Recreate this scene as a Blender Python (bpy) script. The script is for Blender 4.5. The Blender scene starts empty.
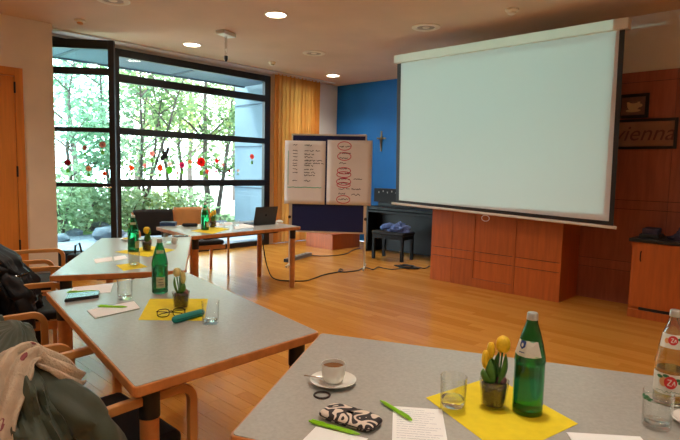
import bpy, bmesh, math, random
from mathutils import Vector, Matrix, noise
R = math.radians
PI = math.pi
scene = bpy.context.scene
COL = scene.collection

# ------------------------------------------------------------------ camera
F_PX, EYE = 529.0, 1.42
YAW, PITCH, ROLL = R(43.4), R(5.386), R(1.305)
_fw = Vector((math.cos(PITCH)*math.cos(YAW), math.cos(PITCH)*math.sin(YAW), -math.sin(PITCH)))
_rt = Vector((math.sin(YAW), -math.cos(YAW), 0))
_up = _rt.cross(_fw)
CR = _rt*math.cos(ROLL) + _up*math.sin(ROLL)
CU = -_rt*math.sin(ROLL) + _up*math.cos(ROLL)
CAM = Vector((0, 0, EYE))
cd = bpy.data.cameras.new('camera')
cd.sensor_width = 36.0
cd.lens = 36.0*F_PX/680.0
cd.clip_start = 0.05
cd.clip_end = 300
co = bpy.data.objects.new('camera', cd)
COL.objects.link(co)
m3 = Matrix((CR, CU, -_fw)).transposed()
co.matrix_world = Matrix.Translation(CAM) @ m3.to_4x4()
scene.camera = co

def ray(x, y):
    return CR*((x-340)/F_PX) + CU*((220-y)/F_PX) + _fw
def pz(x, y, z):
    d = ray(x, y); return CAM + d*((z-EYE)/d.z)
def pX(x, y, X):
    d = ray(x, y); return CAM + d*(X/d.x)
def pY(x, y, Y):
    d = ray(x, y); return CAM + d*(Y/d.y)
def pplane(x, y, p0, n):
    d = ray(x, y); return CAM + d*((p0-CAM).dot(n)/d.dot(n))

# ------------------------------------------------------------------ view, sky, sun, lamps
vs = scene.view_settings
vs.view_transform = 'Standard'
vs.look = 'None'
vs.exposure = 1.08
vs.gamma = 1.0
vs.use_curve_mapping = False

SKY_STRENGTH = 6.0
SUN_STRENGTH = 6.5
LAMP_W = 56.0
PROJ_W = 140.0
world = bpy.data.worlds.new('sky')
scene.world = world
world.use_nodes = True
wb = world.node_tree.nodes['Background']
wb.inputs[0].default_value = (0.80, 0.92, 1.0, 1)
wb.inputs[1].default_value = SKY_STRENGTH

sl = bpy.data.lights.new('sun', 'SUN')
sl.energy = SUN_STRENGTH
sl.angle = R(2)
sl.color = (1.0, 0.95, 0.85)
so = bpy.data.objects.new('sun', sl)
COL.objects.link(so)
# travels downwards, from beyond the garden and from the left
so.rotation_euler = Vector((0.25, -0.42, -1.0)).to_track_quat('-Z', 'Y').to_euler()

# ------------------------------------------------------------------ materials
MATS = {}
def mat(name, col, rough=0.5, metal=0.0, spec=0.5, var=0.0, vscale=8.0, bump=0.0, bscale=60.0, stretch=None,
        trans=0.0, emis=None, estr=0.0, col2=None, sheen=0.0, ior=None, coat=0.0, rand=0.0):
    if name in MATS:
        return MATS[name]
    m = bpy.data.materials.new(name)
    m.use_nodes = True
    nt = m.node_tree
    b = nt.nodes['Principled BSDF']
    b.inputs['Base Color'].default_value = (*col, 1)
    b.inputs['Roughness'].default_value = rough
    b.inputs['Metallic'].default_value = metal
    b.inputs['Specular IOR Level'].default_value = spec
    b.inputs['Transmission Weight'].default_value = trans
    b.inputs['Coat Weight'].default_value = coat
    if ior:
        b.inputs['IOR'].default_value = ior
    if sheen:
        b.inputs['Sheen Weight'].default_value = sheen
    if emis:
        b.inputs['Emission Color'].default_value = (*emis, 1)
        b.inputs['Emission Strength'].default_value = estr
    if var > 0 or bump > 0:
        tc = nt.nodes.new('ShaderNodeTexCoord')
        mp = nt.nodes.new('ShaderNodeMapping')
        nt.links.new(tc.outputs['Object'], mp.inputs[0])
        if stretch:
            mp.inputs['Scale'].default_value = stretch
    fac = None
    if var > 0:
        nz = nt.nodes.new('ShaderNodeTexNoise')
        nz.inputs['Scale'].default_value = vscale
        nz.inputs['Detail'].default_value = 5
        nt.links.new(mp.outputs[0], nz.inputs['Vector'])
        fac = nz.outputs['Fac']
    if rand > 0:
        oi = nt.nodes.new('ShaderNodeObjectInfo')
        ge = nt.nodes.new('ShaderNodeNewGeometry')
        ad = nt.nodes.new('ShaderNodeMath'); ad.operation = 'ADD'
        nt.links.new(oi.outputs['Random'], ad.inputs[0])
        nt.links.new(ge.outputs['Random Per Island'], ad.inputs[1])
        fr = nt.nodes.new('ShaderNodeMath'); fr.operation = 'FRACT'
        nt.links.new(ad.outputs[0], fr.inputs[0])
        if fac:
            mx = nt.nodes.new('ShaderNodeMix')
            mx.inputs[0].default_value = rand
            nt.links.new(fac, mx.inputs[2]); nt.links.new(fr.outputs[0], mx.inputs[3])
            fac = mx.outputs[0]
        else:
            fac = fr.outputs[0]
    if fac:
        rp = nt.nodes.new('ShaderNodeValToRGB')
        v = max(var, 0.05)
        c2 = col2 or tuple(min(1, c*(1+v)) for c in col)
        c1 = tuple(c*(1-v) for c in col) if not col2 else col
        rp.color_ramp.elements[0].position = 0.28
        rp.color_ramp.elements[1].position = 0.72
        rp.color_ramp.elements[0].color = (*c1, 1)
        rp.color_ramp.elements[1].color = (*c2, 1)
        nt.links.new(fac, rp.inputs[0])
        nt.links.new(rp.outputs[0], b.inputs['Base Color'])
    if bump > 0:
        n2 = nt.nodes.new('ShaderNodeTexNoise')
        n2.inputs['Scale'].default_value = bscale
        nt.links.new(mp.outputs[0], n2.inputs['Vector'])
        bp = nt.nodes.new('ShaderNodeBump')
        bp.inputs['Strength'].default_value = bump
        bp.inputs['Distance'].default_value = 0.01
        nt.links.new(n2.outputs['Fac'], bp.inputs['Height'])
        nt.links.new(bp.outputs[0], b.inputs['Normal'])
    MATS[name] = m
    return m

def thin_glass(name, tint=(0.92, 0.97, 0.96), refl=1.0):
    m = bpy.data.materials.new(name)
    m.use_nodes = True
    nt = m.node_tree
    nt.nodes.clear()
    out = nt.nodes.new('ShaderNodeOutputMaterial')
    tr = nt.nodes.new('ShaderNodeBsdfTransparent'); tr.inputs[0].default_value = (*tint, 1)
    gl = nt.nodes.new('ShaderNodeBsdfGlossy'); gl.inputs['Roughness'].default_value = 0.02
    fr = nt.nodes.new('ShaderNodeLayerWeight'); fr.inputs[0].default_value = 0.5
    pw = nt.nodes.new('ShaderNodeMath'); pw.operation = 'POWER'; pw.inputs[1].default_value = 4.0
    mu = nt.nodes.new('ShaderNodeMath'); mu.operation = 'MULTIPLY_ADD'; mu.inputs[1].default_value = 0.8*refl; mu.inputs[2].default_value = 0.04*refl
    mu.use_clamp = True
    mx = nt.nodes.new('ShaderNodeMixShader')
    nt.links.new(fr.outputs['Facing'], pw.inputs[0]); nt.links.new(pw.outputs[0], mu.inputs[0]); nt.links.new(mu.outputs[0], mx.inputs[0])
    nt.links.new(tr.outputs[0], mx.inputs[1]); nt.links.new(gl.outputs[0], mx.inputs[2])
    nt.links.new(mx.outputs[0], out.inputs[0])
    MATS[name] = m
    return m

def leaf_mat(name, c1, c2):
    m = bpy.data.materials.new(name)
    m.use_nodes = True
    nt = m.node_tree
    nt.nodes.clear()
    out = nt.nodes.new('ShaderNodeOutputMaterial')
    ge = nt.nodes.new('ShaderNodeNewGeometry')
    rp = nt.nodes.new('ShaderNodeValToRGB')
    rp.color_ramp.elements[0].color = (*c1, 1); rp.color_ramp.elements[1].color = (*c2, 1)
    nt.links.new(ge.outputs['Random Per Island'], rp.inputs[0])
    d = nt.nodes.new('ShaderNodeBsdfDiffuse'); t = nt.nodes.new('ShaderNodeBsdfTranslucent')
    mx = nt.nodes.new('ShaderNodeMixShader'); mx.inputs[0].default_value = 0.5
    for s in (d, t):
        nt.links.new(rp.outputs[0], s.inputs[0])
    nt.links.new(d.outputs[0], mx.inputs[1]); nt.links.new(t.outputs[0], mx.inputs[2])
    nt.links.new(mx.outputs[0], out.inputs[0])
    MATS[name] = m
    return m

mat('plaster', (0.80, 0.70, 0.58), 0.85, var=0.04, vscale=3, bump=0.08, bscale=120)
mat('plaster_white', (0.70, 0.66, 0.60), 0.85, var=0.03, vscale=3)
mat('ceiling_paint', (0.70, 0.50, 0.345), 0.8, var=0.03, vscale=2)
mat('blue_paint', (0.001, 0.155, 0.52), 0.7, var=0.06, vscale=2.5)
mat('floor_wood', (0.54, 0.215, 0.032), 0.21, spec=0.22, var=0.3, vscale=5, stretch=(14, 1.1, 8), rand=0.40, bump=0.05, bscale=30, col2=(0.66, 0.30, 0.055))
mat('floor_gap', (0.07, 0.03, 0.012), 0.8)
mat('panel_wood', (0.45, 0.100, 0.015), 0.42, var=0.2, vscale=5, stretch=(6, 6, 0.6), rand=0.2)
mat('wall_panel_wood', (0.36, 0.105, 0.055), 0.42, var=0.2, vscale=5, stretch=(6, 6, 0.6), rand=0.2)
mat('groove', (0.05, 0.015, 0.006), 0.8)
mat('door_wood', (0.62, 0.22, 0.035), 0.4, var=0.12, vscale=4, stretch=(8, 8, 0.5))
mat('beech', (0.54, 0.20, 0.055), 0.38, var=0.2, vscale=6, stretch=(3, 3, 3))
mat('beech_light', (0.60, 0.27, 0.075), 0.38, var=0.15, vscale=6)
mat('laminate', (0.40, 0.39, 0.355), 0.26, var=0.07, vscale=90, bump=0.02, bscale=300)
mat('frame_black', (0.012, 0.012, 0.014), 0.4)
mat('frame_panel', (0.030, 0.055, 0.090), 0.15, var=0.4, vscale=14)
mat('black_metal', (0.012, 0.012, 0.012), 0.45)
mat('black_pad', (0.014, 0.013, 0.014), 0.6, spec=0.25, bump=0.1, bscale=200)
mat('white_metal', (0.75, 0.73, 0.68), 0.35)
mat('aluminium', (0.70, 0.66, 0.58), 0.35, metal=0.6)
mat('chrome', (0.75, 0.75, 0.75), 0.18, metal=1.0)
mat('curtain_cloth', (0.60, 0.30, 0.075), 0.85, var=0.08, vscale=4, sheen=0.2)
mat('screen_cloth', (0.58, 0.58, 0.58), 0.9)
mat('casing', (0.70, 0.66, 0.58), 0.5)
mat('navy_felt', (0.010, 0.016, 0.085), 0.95, bump=0.05, bscale=300)
mat('paper', (0.88, 0.88, 0.87), 0.8)
mat('flip_paper', (0.74, 0.70, 0.68), 0.8, var=0.03, vscale=3)
mat('ink_black', (0.03, 0.03, 0.04), 0.7)
mat('ink_red', (0.55, 0.03, 0.09), 0.7)
mat('ink_green', (0.10, 0.42, 0.27), 0.7)
mat('ink_blue', (0.30, 0.32, 0.42), 0.7)
mat('piano_black', (0.010, 0.010, 0.011), 0.38, spec=0.18)
mat('yellow_paper', (0.80, 0.62, 0.008), 0.8, var=0.06, vscale=30)
mat('tulip_yellow', (0.85, 0.52, 0.01), 0.55, var=0.15, vscale=60)
mat('tulip_pale', (0.66, 0.58, 0.24), 0.55, var=0.2, vscale=60)
mat('stem_green', (0.07, 0.20, 0.03), 0.5, var=0.3, vscale=40)
mat('soil', (0.05, 0.028, 0.016), 0.95, bump=0.6, bscale=150, var=0.3, vscale=80)
mat('bulb', (0.22, 0.09, 0.09), 0.5, var=0.3, vscale=60)
mat('bottle_green', (0.10, 0.52, 0.28), 0.03, trans=1.0, ior=1.45)
mat('bottle_clear', (0.92, 0.95, 0.92), 0.03, trans=1.0, ior=1.45)
mat('tumbler_glass', (0.95, 0.97, 0.96), 0.02, trans=1.0, ior=1.40)
mat('water', (0.90, 0.96, 0.96), 0.0, trans=1.0, ior=1.33)
mat('juice', (0.80, 0.55, 0.10), 0.05, trans=0.9, ior=1.34)
mat('label_white', (0.72, 0.70, 0.62), 0.6)
mat('label_old', (0.42, 0.42, 0.26), 0.6, var=0.2, vscale=60)
mat('label_blue', (0.02, 0.05, 0.22), 0.5)
mat('label_red', (0.60, 0.02, 0.02), 0.5)
mat('label_peach', (0.75, 0.36, 0.14), 0.6)
mat('label_green', (0.03, 0.16, 0.05), 0.6)
mat('cap_silver', (0.62, 0.62, 0.60), 0.3, metal=0.8)
mat('porcelain', (0.78, 0.76, 0.70), 0.15, coat=0.3)
mat('coffee', (0.20, 0.075, 0.02), 0.12)
mat('lime_plastic', (0.26, 0.62, 0.01), 0.3)
mat('teal_cloth', (0.0, 0.22, 0.19), 0.6)
mat('rubber', (0.035, 0.018, 0.016), 0.6)
mat('laptop_shell', (0.055, 0.052, 0.050), 0.4, metal=0.4)
mat('phone_black', (0.015, 0.016, 0.02), 0.15)
mat('blue_plastic', (0.02, 0.07, 0.2), 0.4)
mat('coat_olive', (0.046, 0.060, 0.036), 0.6, var=0.15, vscale=10, bump=0.12, bscale=40, sheen=0.2)
mat('scarf_wool', (0.62, 0.50, 0.37), 0.95, var=0.12, vscale=30, bump=0.5, bscale=160)
mat('scarf_print', (0.30, 0.09, 0.10), 0.95)
mat('jacket_black', (0.008, 0.008, 0.010), 0.55, spec=0.25, var=0.3, vscale=12, bump=0.25, bscale=30)
mat('blue_scarf', (0.10, 0.15, 0.34), 0.9, var=0.45, vscale=22, bump=0.3, bscale=60)
mat('lamp_glow', (1, 0.93, 0.8), 0.5, emis=(1.0, 0.90, 0.72), estr=9.0)
mat('lamp_trim', (0.85, 0.74, 0.58), 0.5)
mat('lamp_dark', (0.42, 0.33, 0.24), 0.6)
mat('canopy', (0.11, 0.165, 0.235), 0.7, var=0.08, vscale=2)
mat('canopy_beam', (0.05, 0.08, 0.12), 0.7)
mat('annex_wall', (0.15, 0.23, 0.30), 0.7, var=0.08, vscale=2)
mat('gravel', (0.15, 0.18, 0.23), 0.9, var=0.35, vscale=7, bump=0.5, bscale=30)
mat('paving', (0.62, 0.62, 0.60), 0.9, var=0.12, vscale=3)
mat('lawn', (0.14, 0.26, 0.08), 0.95, var=0.4, vscale=4, bump=0.5, bscale=40)
mat('rock', (0.10, 0.125, 0.165), 0.85, var=0.35, vscale=5, bump=0.5, bscale=14)
mat('bark', (0.075, 0.055, 0.048), 0.9, var=0.4, vscale=12, bump=0.5, bscale=25)
mat('cross_metal', (0.30, 0.24, 0.16), 0.35, metal=0.8)
mat('frame_dark', (0.012, 0.008, 0.008), 0.45)
mat('picture_brown', (0.20, 0.10, 0.07), 0.7, var=0.2, vscale=20)
mat('picture_ochre', (0.62, 0.38, 0.20), 0.7)
mat('sign_board', (0.30, 0.145, 0.085), 0.7, var=0.1, vscale=10)
mat('sign_ink', (0.13, 0.045, 0.035), 0.7)
mat('purple_cloth', (0.045, 0.035, 0.07), 0.8, var=0.5, vscale=30)
mat('cable', (0.012, 0.011, 0.012), 0.5)
mat('grey_plastic', (0.28, 0.26, 0.24), 0.5)
mat('case_cream', (0.70, 0.58, 0.47), 0.7)
thin_glass('pane_glass')
def cloth_translucent(name, c, f):
    m = bpy.data.materials.new(name); m.use_nodes = True
    nt = m.node_tree; nt.nodes.clear()
    out = nt.nodes.new('ShaderNodeOutputMaterial')
    tc_ = nt.nodes.new('ShaderNodeTexCoord'); nz = nt.nodes.new('ShaderNodeTexNoise'); nz.inputs['Scale'].default_value = 5
    rp = nt.nodes.new('ShaderNodeValToRGB')
    rp.color_ramp.elements[0].color = (*(q*0.9 for q in c), 1); rp.color_ramp.elements[1].color = (*(min(1, q*1.1) for q in c), 1)
    nt.links.new(tc_.outputs['Object'], nz.inputs['Vector']); nt.links.new(nz.outputs['Fac'], rp.inputs[0])
    d = nt.nodes.new('ShaderNodeBsdfDiffuse'); t = nt.nodes.new('ShaderNodeBsdfTranslucent'); mx = nt.nodes.new('ShaderNodeMixShader')
    mx.inputs[0].default_value = f
    for q in (d, t): nt.links.new(rp.outputs[0], q.inputs[0])
    nt.links.new(d.outputs[0], mx.inputs[1]); nt.links.new(t.outputs[0], mx.inputs[2]); nt.links.new(mx.outputs[0], out.inputs[0])
    MATS[name] = m
cloth_translucent('curtain_backlit', (0.80, 0.36, 0.085), 0.55)
thin_glass('clear_tumbler', (0.985, 0.995, 0.99), 1.5)
thin_glass('leaf_pane_glass', (0.80, 0.95, 0.95), 1.3)
leaf_mat('leaf_s', (0.16, 0.25, 0.12), (0.46, 0.56, 0.36))
leaf_mat('leaf_a', (0.08, 0.15, 0.06), (0.30, 0.40, 0.20))
leaf_mat('leaf_b', (0.09, 0.19, 0.11), (0.32, 0.45, 0.30))
leaf_mat('leaf_c', (0.16, 0.24, 0.07), (0.44, 0.48, 0.20))

def pattern_mat(name, c1, c2, scale):
    m = bpy.data.materials.new(name); m.use_nodes = True
    nt = m.node_tree; b = nt.nodes['Principled BSDF']; b.inputs['Roughness'].default_value = 0.6
    tc = nt.nodes.new('ShaderNodeTexCoord')
    n = nt.nodes.new('ShaderNodeTexNoise'); n.inputs['Scale'].default_value = scale; n.inputs['Detail'].default_value = 0
    n.inputs['Distortion'].default_value = 1.2
    nt.links.new(tc.outputs['Object'], n.inputs['Vector'])
    mu = nt.nodes.new('ShaderNodeMath'); mu.operation = 'MULTIPLY'; mu.inputs[1].default_value = 26
    nt.links.new(n.outputs['Fac'], mu.inputs[0])
    si = nt.nodes.new('ShaderNodeMath'); si.operation = 'SINE'
    nt.links.new(mu.outputs[0], si.inputs[0])
    rp = nt.nodes.new('ShaderNodeValToRGB'); rp.color_ramp.interpolation = 'CONSTANT'
    rp.color_ramp.elements[0].color = (*c1, 1); rp.color_ramp.elements[1].color = (*c2, 1)
    rp.color_ramp.elements[1].position = 0.5
    mr = nt.nodes.new('ShaderNodeMapRange'); mr.inputs[1].default_value = -1; mr.inputs[2].default_value = 1
    nt.links.new(si.outputs[0], mr.inputs[0]); nt.links.new(mr.outputs[0], rp.inputs[0])
    nt.links.new(rp.outputs[0], b.inputs['Base Color'])
    MATS[name] = m
pattern_mat('case_print', (0.02, 0.012, 0.014), (0.72, 0.60, 0.50), 15)

# ------------------------------------------------------------------ mesh helpers
class MB:
    """collects shapes; build() links them as ONE mesh object"""
    def __init__(self):
        self.v = []; self.f = []
    def add(self, vs, fs):
        o = len(self.v)
        self.v += [tuple(x) for x in vs]
        self.f += [tuple(i+o for i in f) for f in fs]
        return self
    def box(self, x0, x1, y0, y1, z0, z1, M=None):
        vs = [Vector((x, y, z)) for z in (z0, z1) for (x, y) in ((x0, y0), (x1, y0), (x1, y1), (x0, y1))]
        if M: vs = [M @ v for v in vs]
        return self.add(vs, [(3, 2, 1, 0), (4, 5, 6, 7), (0, 1, 5, 4), (1, 2, 6, 5), (2, 3, 7, 6), (3, 0, 4, 7)])
    def prism(self, pts, z0, z1, M=None):
        n = len(pts)
        vs = [Vector((p[0], p[1], z0)) for p in pts] + [Vector((p[0], p[1], z1)) for p in pts]
        if M: vs = [M @ v for v in vs]
        fs = [tuple(range(n-1, -1, -1)), tuple(range(n, 2*n))] + [(i, (i+1) % n, n+(i+1) % n, n+i) for i in range(n)]
        return self.add(vs, fs)
    def lathe(self, prof, seg=24, c=(0, 0, 0), caps=True, sy=1.0):
        vs = []; fs = []; n = len(prof)
        for (r, z) in prof:
            for k in range(seg):
                a = 2*PI*k/seg
                vs.append((c[0]+r*math.cos(a), c[1]+r*math.sin(a)*sy, c[2]+z))
        for i in range(n-1):
            for k in range(seg):
                k2 = (k+1) % seg
                fs.append((i*seg+k, i*seg+k2, (i+1)*seg+k2, (i+1)*seg+k))
        if caps:
            fs.append(tuple(range(seg-1, -1, -1)))
            fs.append(tuple((n-1)*seg+k for k in range(seg)))
        return self.add(vs, fs)
    def tube(self, path, r, seg=8, cap=True, flat=None):
        """path of points, r number or list; flat=(w,h) makes a rectangular section"""
        path = [Vector(p) for p in path]
        n = len(path); vs = []; fs = []
        prev = None
        for i, p in enumerate(path):
            t = (path[min(i+1, n-1)] - path[max(i-1, 0)]).normalized()
            if prev is None:
                ref = Vector((0, 0, 1)) if abs(t.z) < 0.9 else Vector((0, 1, 0))
                a = t.cross(ref).normalized()
            else:
                a = (prev - t*prev.dot(t))
                a = a.normalized() if a.length > 1e-6 else t.orthogonal().normalized()
            prev = a
            b = t.cross(a)
            if flat:
                w, h = flat
                for (sx, sy) in ((-1, -1), (1, -1), (1, 1), (-1, 1)):
                    vs.append(p + a*(sx*w/2) + b*(sy*h/2))
                seg = 4
            else:
                rr = r[i] if isinstance(r, (list, tuple)) else r
                for k in range(seg):
                    an = 2*PI*k/seg
                    vs.append(p + a*(rr*math.cos(an)) + b*(rr*math.sin(an)))
        for i in range(n-1):
            for k in range(seg):
                k2 = (k+1) % seg
                fs.append((i*seg+k, i*seg+k2, (i+1)*seg+k2, (i+1)*seg+k))
        if cap:
            fs.append(tuple(range(seg-1, -1, -1)))
            fs.append(tuple((n-1)*seg+k for k in range(seg)))
        return self.add(vs, fs)
    def grid(self, fn, nu, nv, closed_u=False):
        vs = [fn(i/(nu if closed_u else nu-1), j/(nv-1)) for j in range(nv) for i in range(nu)]
        fs = []
        for j in range(nv-1):
            for i in range(nu if closed_u else nu-1):
                i2 = (i+1) % nu
                fs.append((j*nu+i, j*nu+i2, (j+1)*nu+i2, (j+1)*nu+i))
        return self.add(vs, fs)
    def ball(self, c, r, seg=12, rings=8, M=None):
        rx, ry, rz = r if isinstance(r, (tuple, list)) else (r, r, r)
        vs = []; fs = []
        for j in range(rings+1):
            ph = -PI/2 + PI*j/rings
            ph = max(-PI/2+0.02, min(PI/2-0.02, ph))
            for k in range(seg):
                a = 2*PI*k/seg
                v = Vector((rx*math.cos(ph)*math.cos(a), ry*math.cos(ph)*math.sin(a), rz*math.sin(ph)))
                if M: v = M @ v
                vs.append(v + Vector(c))
        for j in range(rings):
            for k in range(seg):
                k2 = (k+1) % seg
                fs.append((j*seg+k, j*seg+k2, (j+1)*seg+k2, (j+1)*seg+k))
        fs.append(tuple(range(seg-1, -1, -1))); fs.append(tuple(rings*seg+k for k in range(seg)))
        return self.add(vs, fs)
    def mesh(self, name, m, smooth=False):
        me = bpy.data.meshes.new(name)
        me.from_pydata(self.v, [], self.f)
        me.update()
        bm = bmesh.new(); bm.from_mesh(me)
        bmesh.ops.recalc_face_normals(bm, faces=bm.faces)
        bm.to_mesh(me); bm.free()
        if smooth:
            for p in me.polygons: p.use_smooth = True
            try: me.set_sharp_from_angle(angle=R(40))
            except Exception: pass
        if m: me.materials.append(MATS[m])
        return me
    def build(self, name, m, parent=None, smooth=False, bevel=0.0, bseg=2, solid=0.0, sub=0):
        o = bpy.data.objects.new(name, self.mesh(name, m, smooth))
        COL.objects.link(o)
        if parent: o.parent = parent
        if solid:
            md = o.modifiers.new('thickness', 'SOLIDIFY'); md.thickness = solid; md.offset = 0
        if bevel:
            md = o.modifiers.new('bevel', 'BEVEL'); md.width = bevel; md.segments = bseg; md.limit_method = 'ANGLE'
            md.angle_limit = R(40)
        if sub:
            md = o.modifiers.new('sub', 'SUBSURF'); md.levels = sub; md.render_levels = sub
        return o

def tag(o, label, cat, group=None, kind=None):
    o['label'] = label
    if cat: o['category'] = cat
    if group: o['group'] = group
    if kind: o['kind'] = kind
    return o
def struct(o, label=None, cat=None):
    o['kind'] = 'structure'
    if label: o['label'] = label
    if cat: o['category'] = cat
    return o
def thing(name, label, cat, loc=(0, 0, 0), rz=0.0, group=None):
    o = bpy.data.objects.new(name, None)
    o.empty_display_size = 0.1
    COL.objects.link(o)
    o.location = loc; o.rotation_euler = (0, 0, rz)
    tag(o, label, cat, group)
    return o
def dup(root, loc, rz, label=None, group=None):
    r = root.copy(); COL.objects.link(r)
    r.location = loc; r.rotation_euler = (0, 0, rz)
    if label: r['label'] = label
    if group: r['group'] = group
    for ch in list(root.children):
        c = ch.copy(); COL.objects.link(c); c.parent = r
        for g in list(ch.children):
            d = g.copy(); COL.objects.link(d); d.parent = c
    return r
def arc(cx, cz, r, a0, a1, n):
    return [(cx + r*math.cos(a0+(a1-a0)*i/n), cz + r*math.sin(a0+(a1-a0)*i/n)) for i in range(n+1)]
def inset(pts, d):
    n = len(pts); out = []
    A = sum(pts[i][0]*pts[(i+1) % n][1]-pts[(i+1) % n][0]*pts[i][1] for i in range(n))
    s = 1 if A > 0 else -1
    for i in range(n):
        p0, p1, p2 = Vector(pts[i-1]), Vector(pts[i]), Vector(pts[(i+1) % n])
        e1 = (p1-p0).normalized(); e2 = (p2-p1).normalized()
        n1 = Vector((-e1.y, e1.x))*s; n2 = Vector((-e2.y, e2.x))*s
        b = (n1+n2).normalized(); k = d/max(0.2, b.dot(n1))
        out.append((p1.x+b.x*k, p1.y+b.y*k))
    return out
def round_poly(pts, r, n=4):
    out = []; m = len(pts)
    for i in range(m):
        p0, p1, p2 = Vector(pts[i-1]), Vector(pts[i]), Vector(pts[(i+1) % m])
        a = p1 + (p0-p1).normalized()*r; b = p1 + (p2-p1).normalized()*r
        for k in range(n+1):
            t = k/n
            q = a*(1-t)**2 + p1*2*t*(1-t) + b*t*t
            out.append((q.x, q.y))
    return out

# ================================================================== ROOM
ZC = 3.15          # ceiling height
YW = 7.77          # window wall
YD = 7.30          # wall with the door
XB = 8.05          # blue alcove wall
XP = 6.45          # panelled wall
YP = 3.95          # where the panelled wall ends
XMIN, YMIN = -2.2, -2.6

# floor: base with planks proud of it
fl = MB().box(XMIN, XB, YMIN, YW, -0.08, -0.004).build('floor', 'floor_gap')
struct(fl)
PWID, PLEN = 0.095, 1.15
rng = random.Random(4)
cells = []
nx = int((XB-XMIN)/PWID)
for i in range(nx):
    y = YMIN - rng.random()*PLEN
    while y < YW:
        a, b = max(y, YMIN), min(y+PLEN, YW)
        if b-a > 0.05:
            cells.append((XMIN+i*PWID, a, b))
        y += PLEN
def vis_key(c):
    x, a, b = c
    P = Vector((x+PWID/2, (a+b)/2, 0)) - CAM
    d = P.dot(_fw)
    if d < 0.8: return 1e9
    u, v = 340+F_PX*P.dot(CR)/d, 220-F_PX*P.dot(CU)/d
    if not (-40 < u < 720 and 225 < v < 470): return 1e9
    # floor hidden under the long tables is far down the list
    return d
cells.sort(key=vis_key)
plank_me = MB().box(0.0008, PWID-0.0008, 0.0008, PLEN-0.0008, -0.004, 0.0).mesh('plank', 'floor_wood')
for (x, a, b) in cells[:300]:
    o = bpy.data.objects.new('plank', plank_me); COL.objects.link(o)
    o.parent = fl; o.location = (x, a, 0); o.scale = (1, (b-a)/PLEN, 1)
rest = MB()
for (x, a, b) in cells[300:]:
    rest.box(x+0.0008, x+PWID-0.0008, a+0.0008, b-0.0008, -0.004, 0.0)
o = rest.build('planks', 'floor_wood', fl); o['kind'] = 'stuff'

# ceiling
struct(MB().box(XMIN, XB, YMIN, YW, ZC, ZC+0.12).build('ceiling', 'ceiling_paint'))
# walls
WX0, WX1 = 2.42, 6.26      # window opening
wl = MB().box(XMIN, WX0, YD, YW+0.2, 0, ZC).build('wall_left', 'plaster'); struct(wl)
ww = MB()
CWX0, CWX1 = 6.44, 7.36      # narrow window behind the curtain
ww.box(WX1, CWX0, YW, YW+0.2, 0, ZC)
ww.box(CWX1, XB+0.2, YW, YW+0.2, 0, ZC)
ww.box(CWX0, CWX1, YW, YW+0.2, 3.05, ZC)
ww.box(WX0, WX1, YW, YW+0.2, 3.10, ZC)
struct(ww.build('wall_window', 'plaster_white'))
struct(MB().box(XB, XB+0.15, YP-0.3, YW, 0, ZC).build('wall_alcove', 'blue_paint'))
wp = MB().box(XP+0.012, XB, YP-0.3, YP, 0, ZC).box(XP+0.012, XP+0.2, YMIN, YP-0.3, 0, ZC).build('wall_panelled', 'plaster_white')
struct(wp)
struct(MB().box(XMIN, XP+0.2, YMIN-0.15, YMIN, 0, ZC).build('wall_right', 'plaster'))
struct(MB().box(XMIN-0.15, XMIN, YMIN, YD, 0, ZC).build('wall_back', 'plaster'))
# wall panelling, board by board
grv = MB().box(XP+0.008, XP+0.012, YMIN, YP, 0, 2.55).build('panel_backing', 'groove', wp)
rows = [(0.0, 0.365), (0.371, 0.468), (0.474, 1.058), (1.064, 1.158), (1.164, 2.438), (2.444, 2.55)]
for (z0, z1) in rows:
    y = YP
    while y > YMIN + 0.05:
        y2 = max(YMIN, y-1.31)
        MB().box(XP, XP+0.008, y2+0.002, y-0.002, z0, z1).build('wall_panel', 'wall_panel_wood', wp)
        y = y2
# baseboards
struct(MB().box(1.93, WX0, YD-0.015, YD, 0, 0.08).build('baseboard_left', 'grey_plastic'))
# white reveal strip, ceiling slot above the window
struct(MB().box(WX0, WX1, 7.55, 7.75, ZC-0.012, ZC).build('trim_1', 'plaster_white'))
struct(MB().box(WX0-0.05, 7.7, 7.49, 7.52, ZC-0.02, ZC).build('trim_2', 'white_metal'))

# door at the left
dr = bpy.data.objects.new('door_1', None); COL.objects.link(dr); struct(dr)
DTOP = 2.55
def dx(px_, py_): return pY(px_, py_, YD).x
DXR = dx(24.5, 150)
MB().box(DXR-0.09, DXR, YD-0.03, YD, 0, DTOP).box(DXR-1.2, DXR-1.11, YD-0.03, YD, 0, DTOP).box(DXR-1.11, DXR-0.09, YD-0.03, YD, DTOP-0.1, DTOP).build('door_frame', 'door_wood', dr, bevel=0.004)
leaf = MB().box(DXR-1.105, DXR-0.095, YD-0.022, YD-0.002, 0.01, DTOP-0.105).build('door_leaf', 'door_wood', dr)
for z in (0.35, 1.25, 2.25):
    MB().lathe([(0.011, 0), (0.011, 0.13)], 10, (DXR-0.092, YD-0.033, z)).build('hinge', 'black_metal', dr, True)

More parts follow.
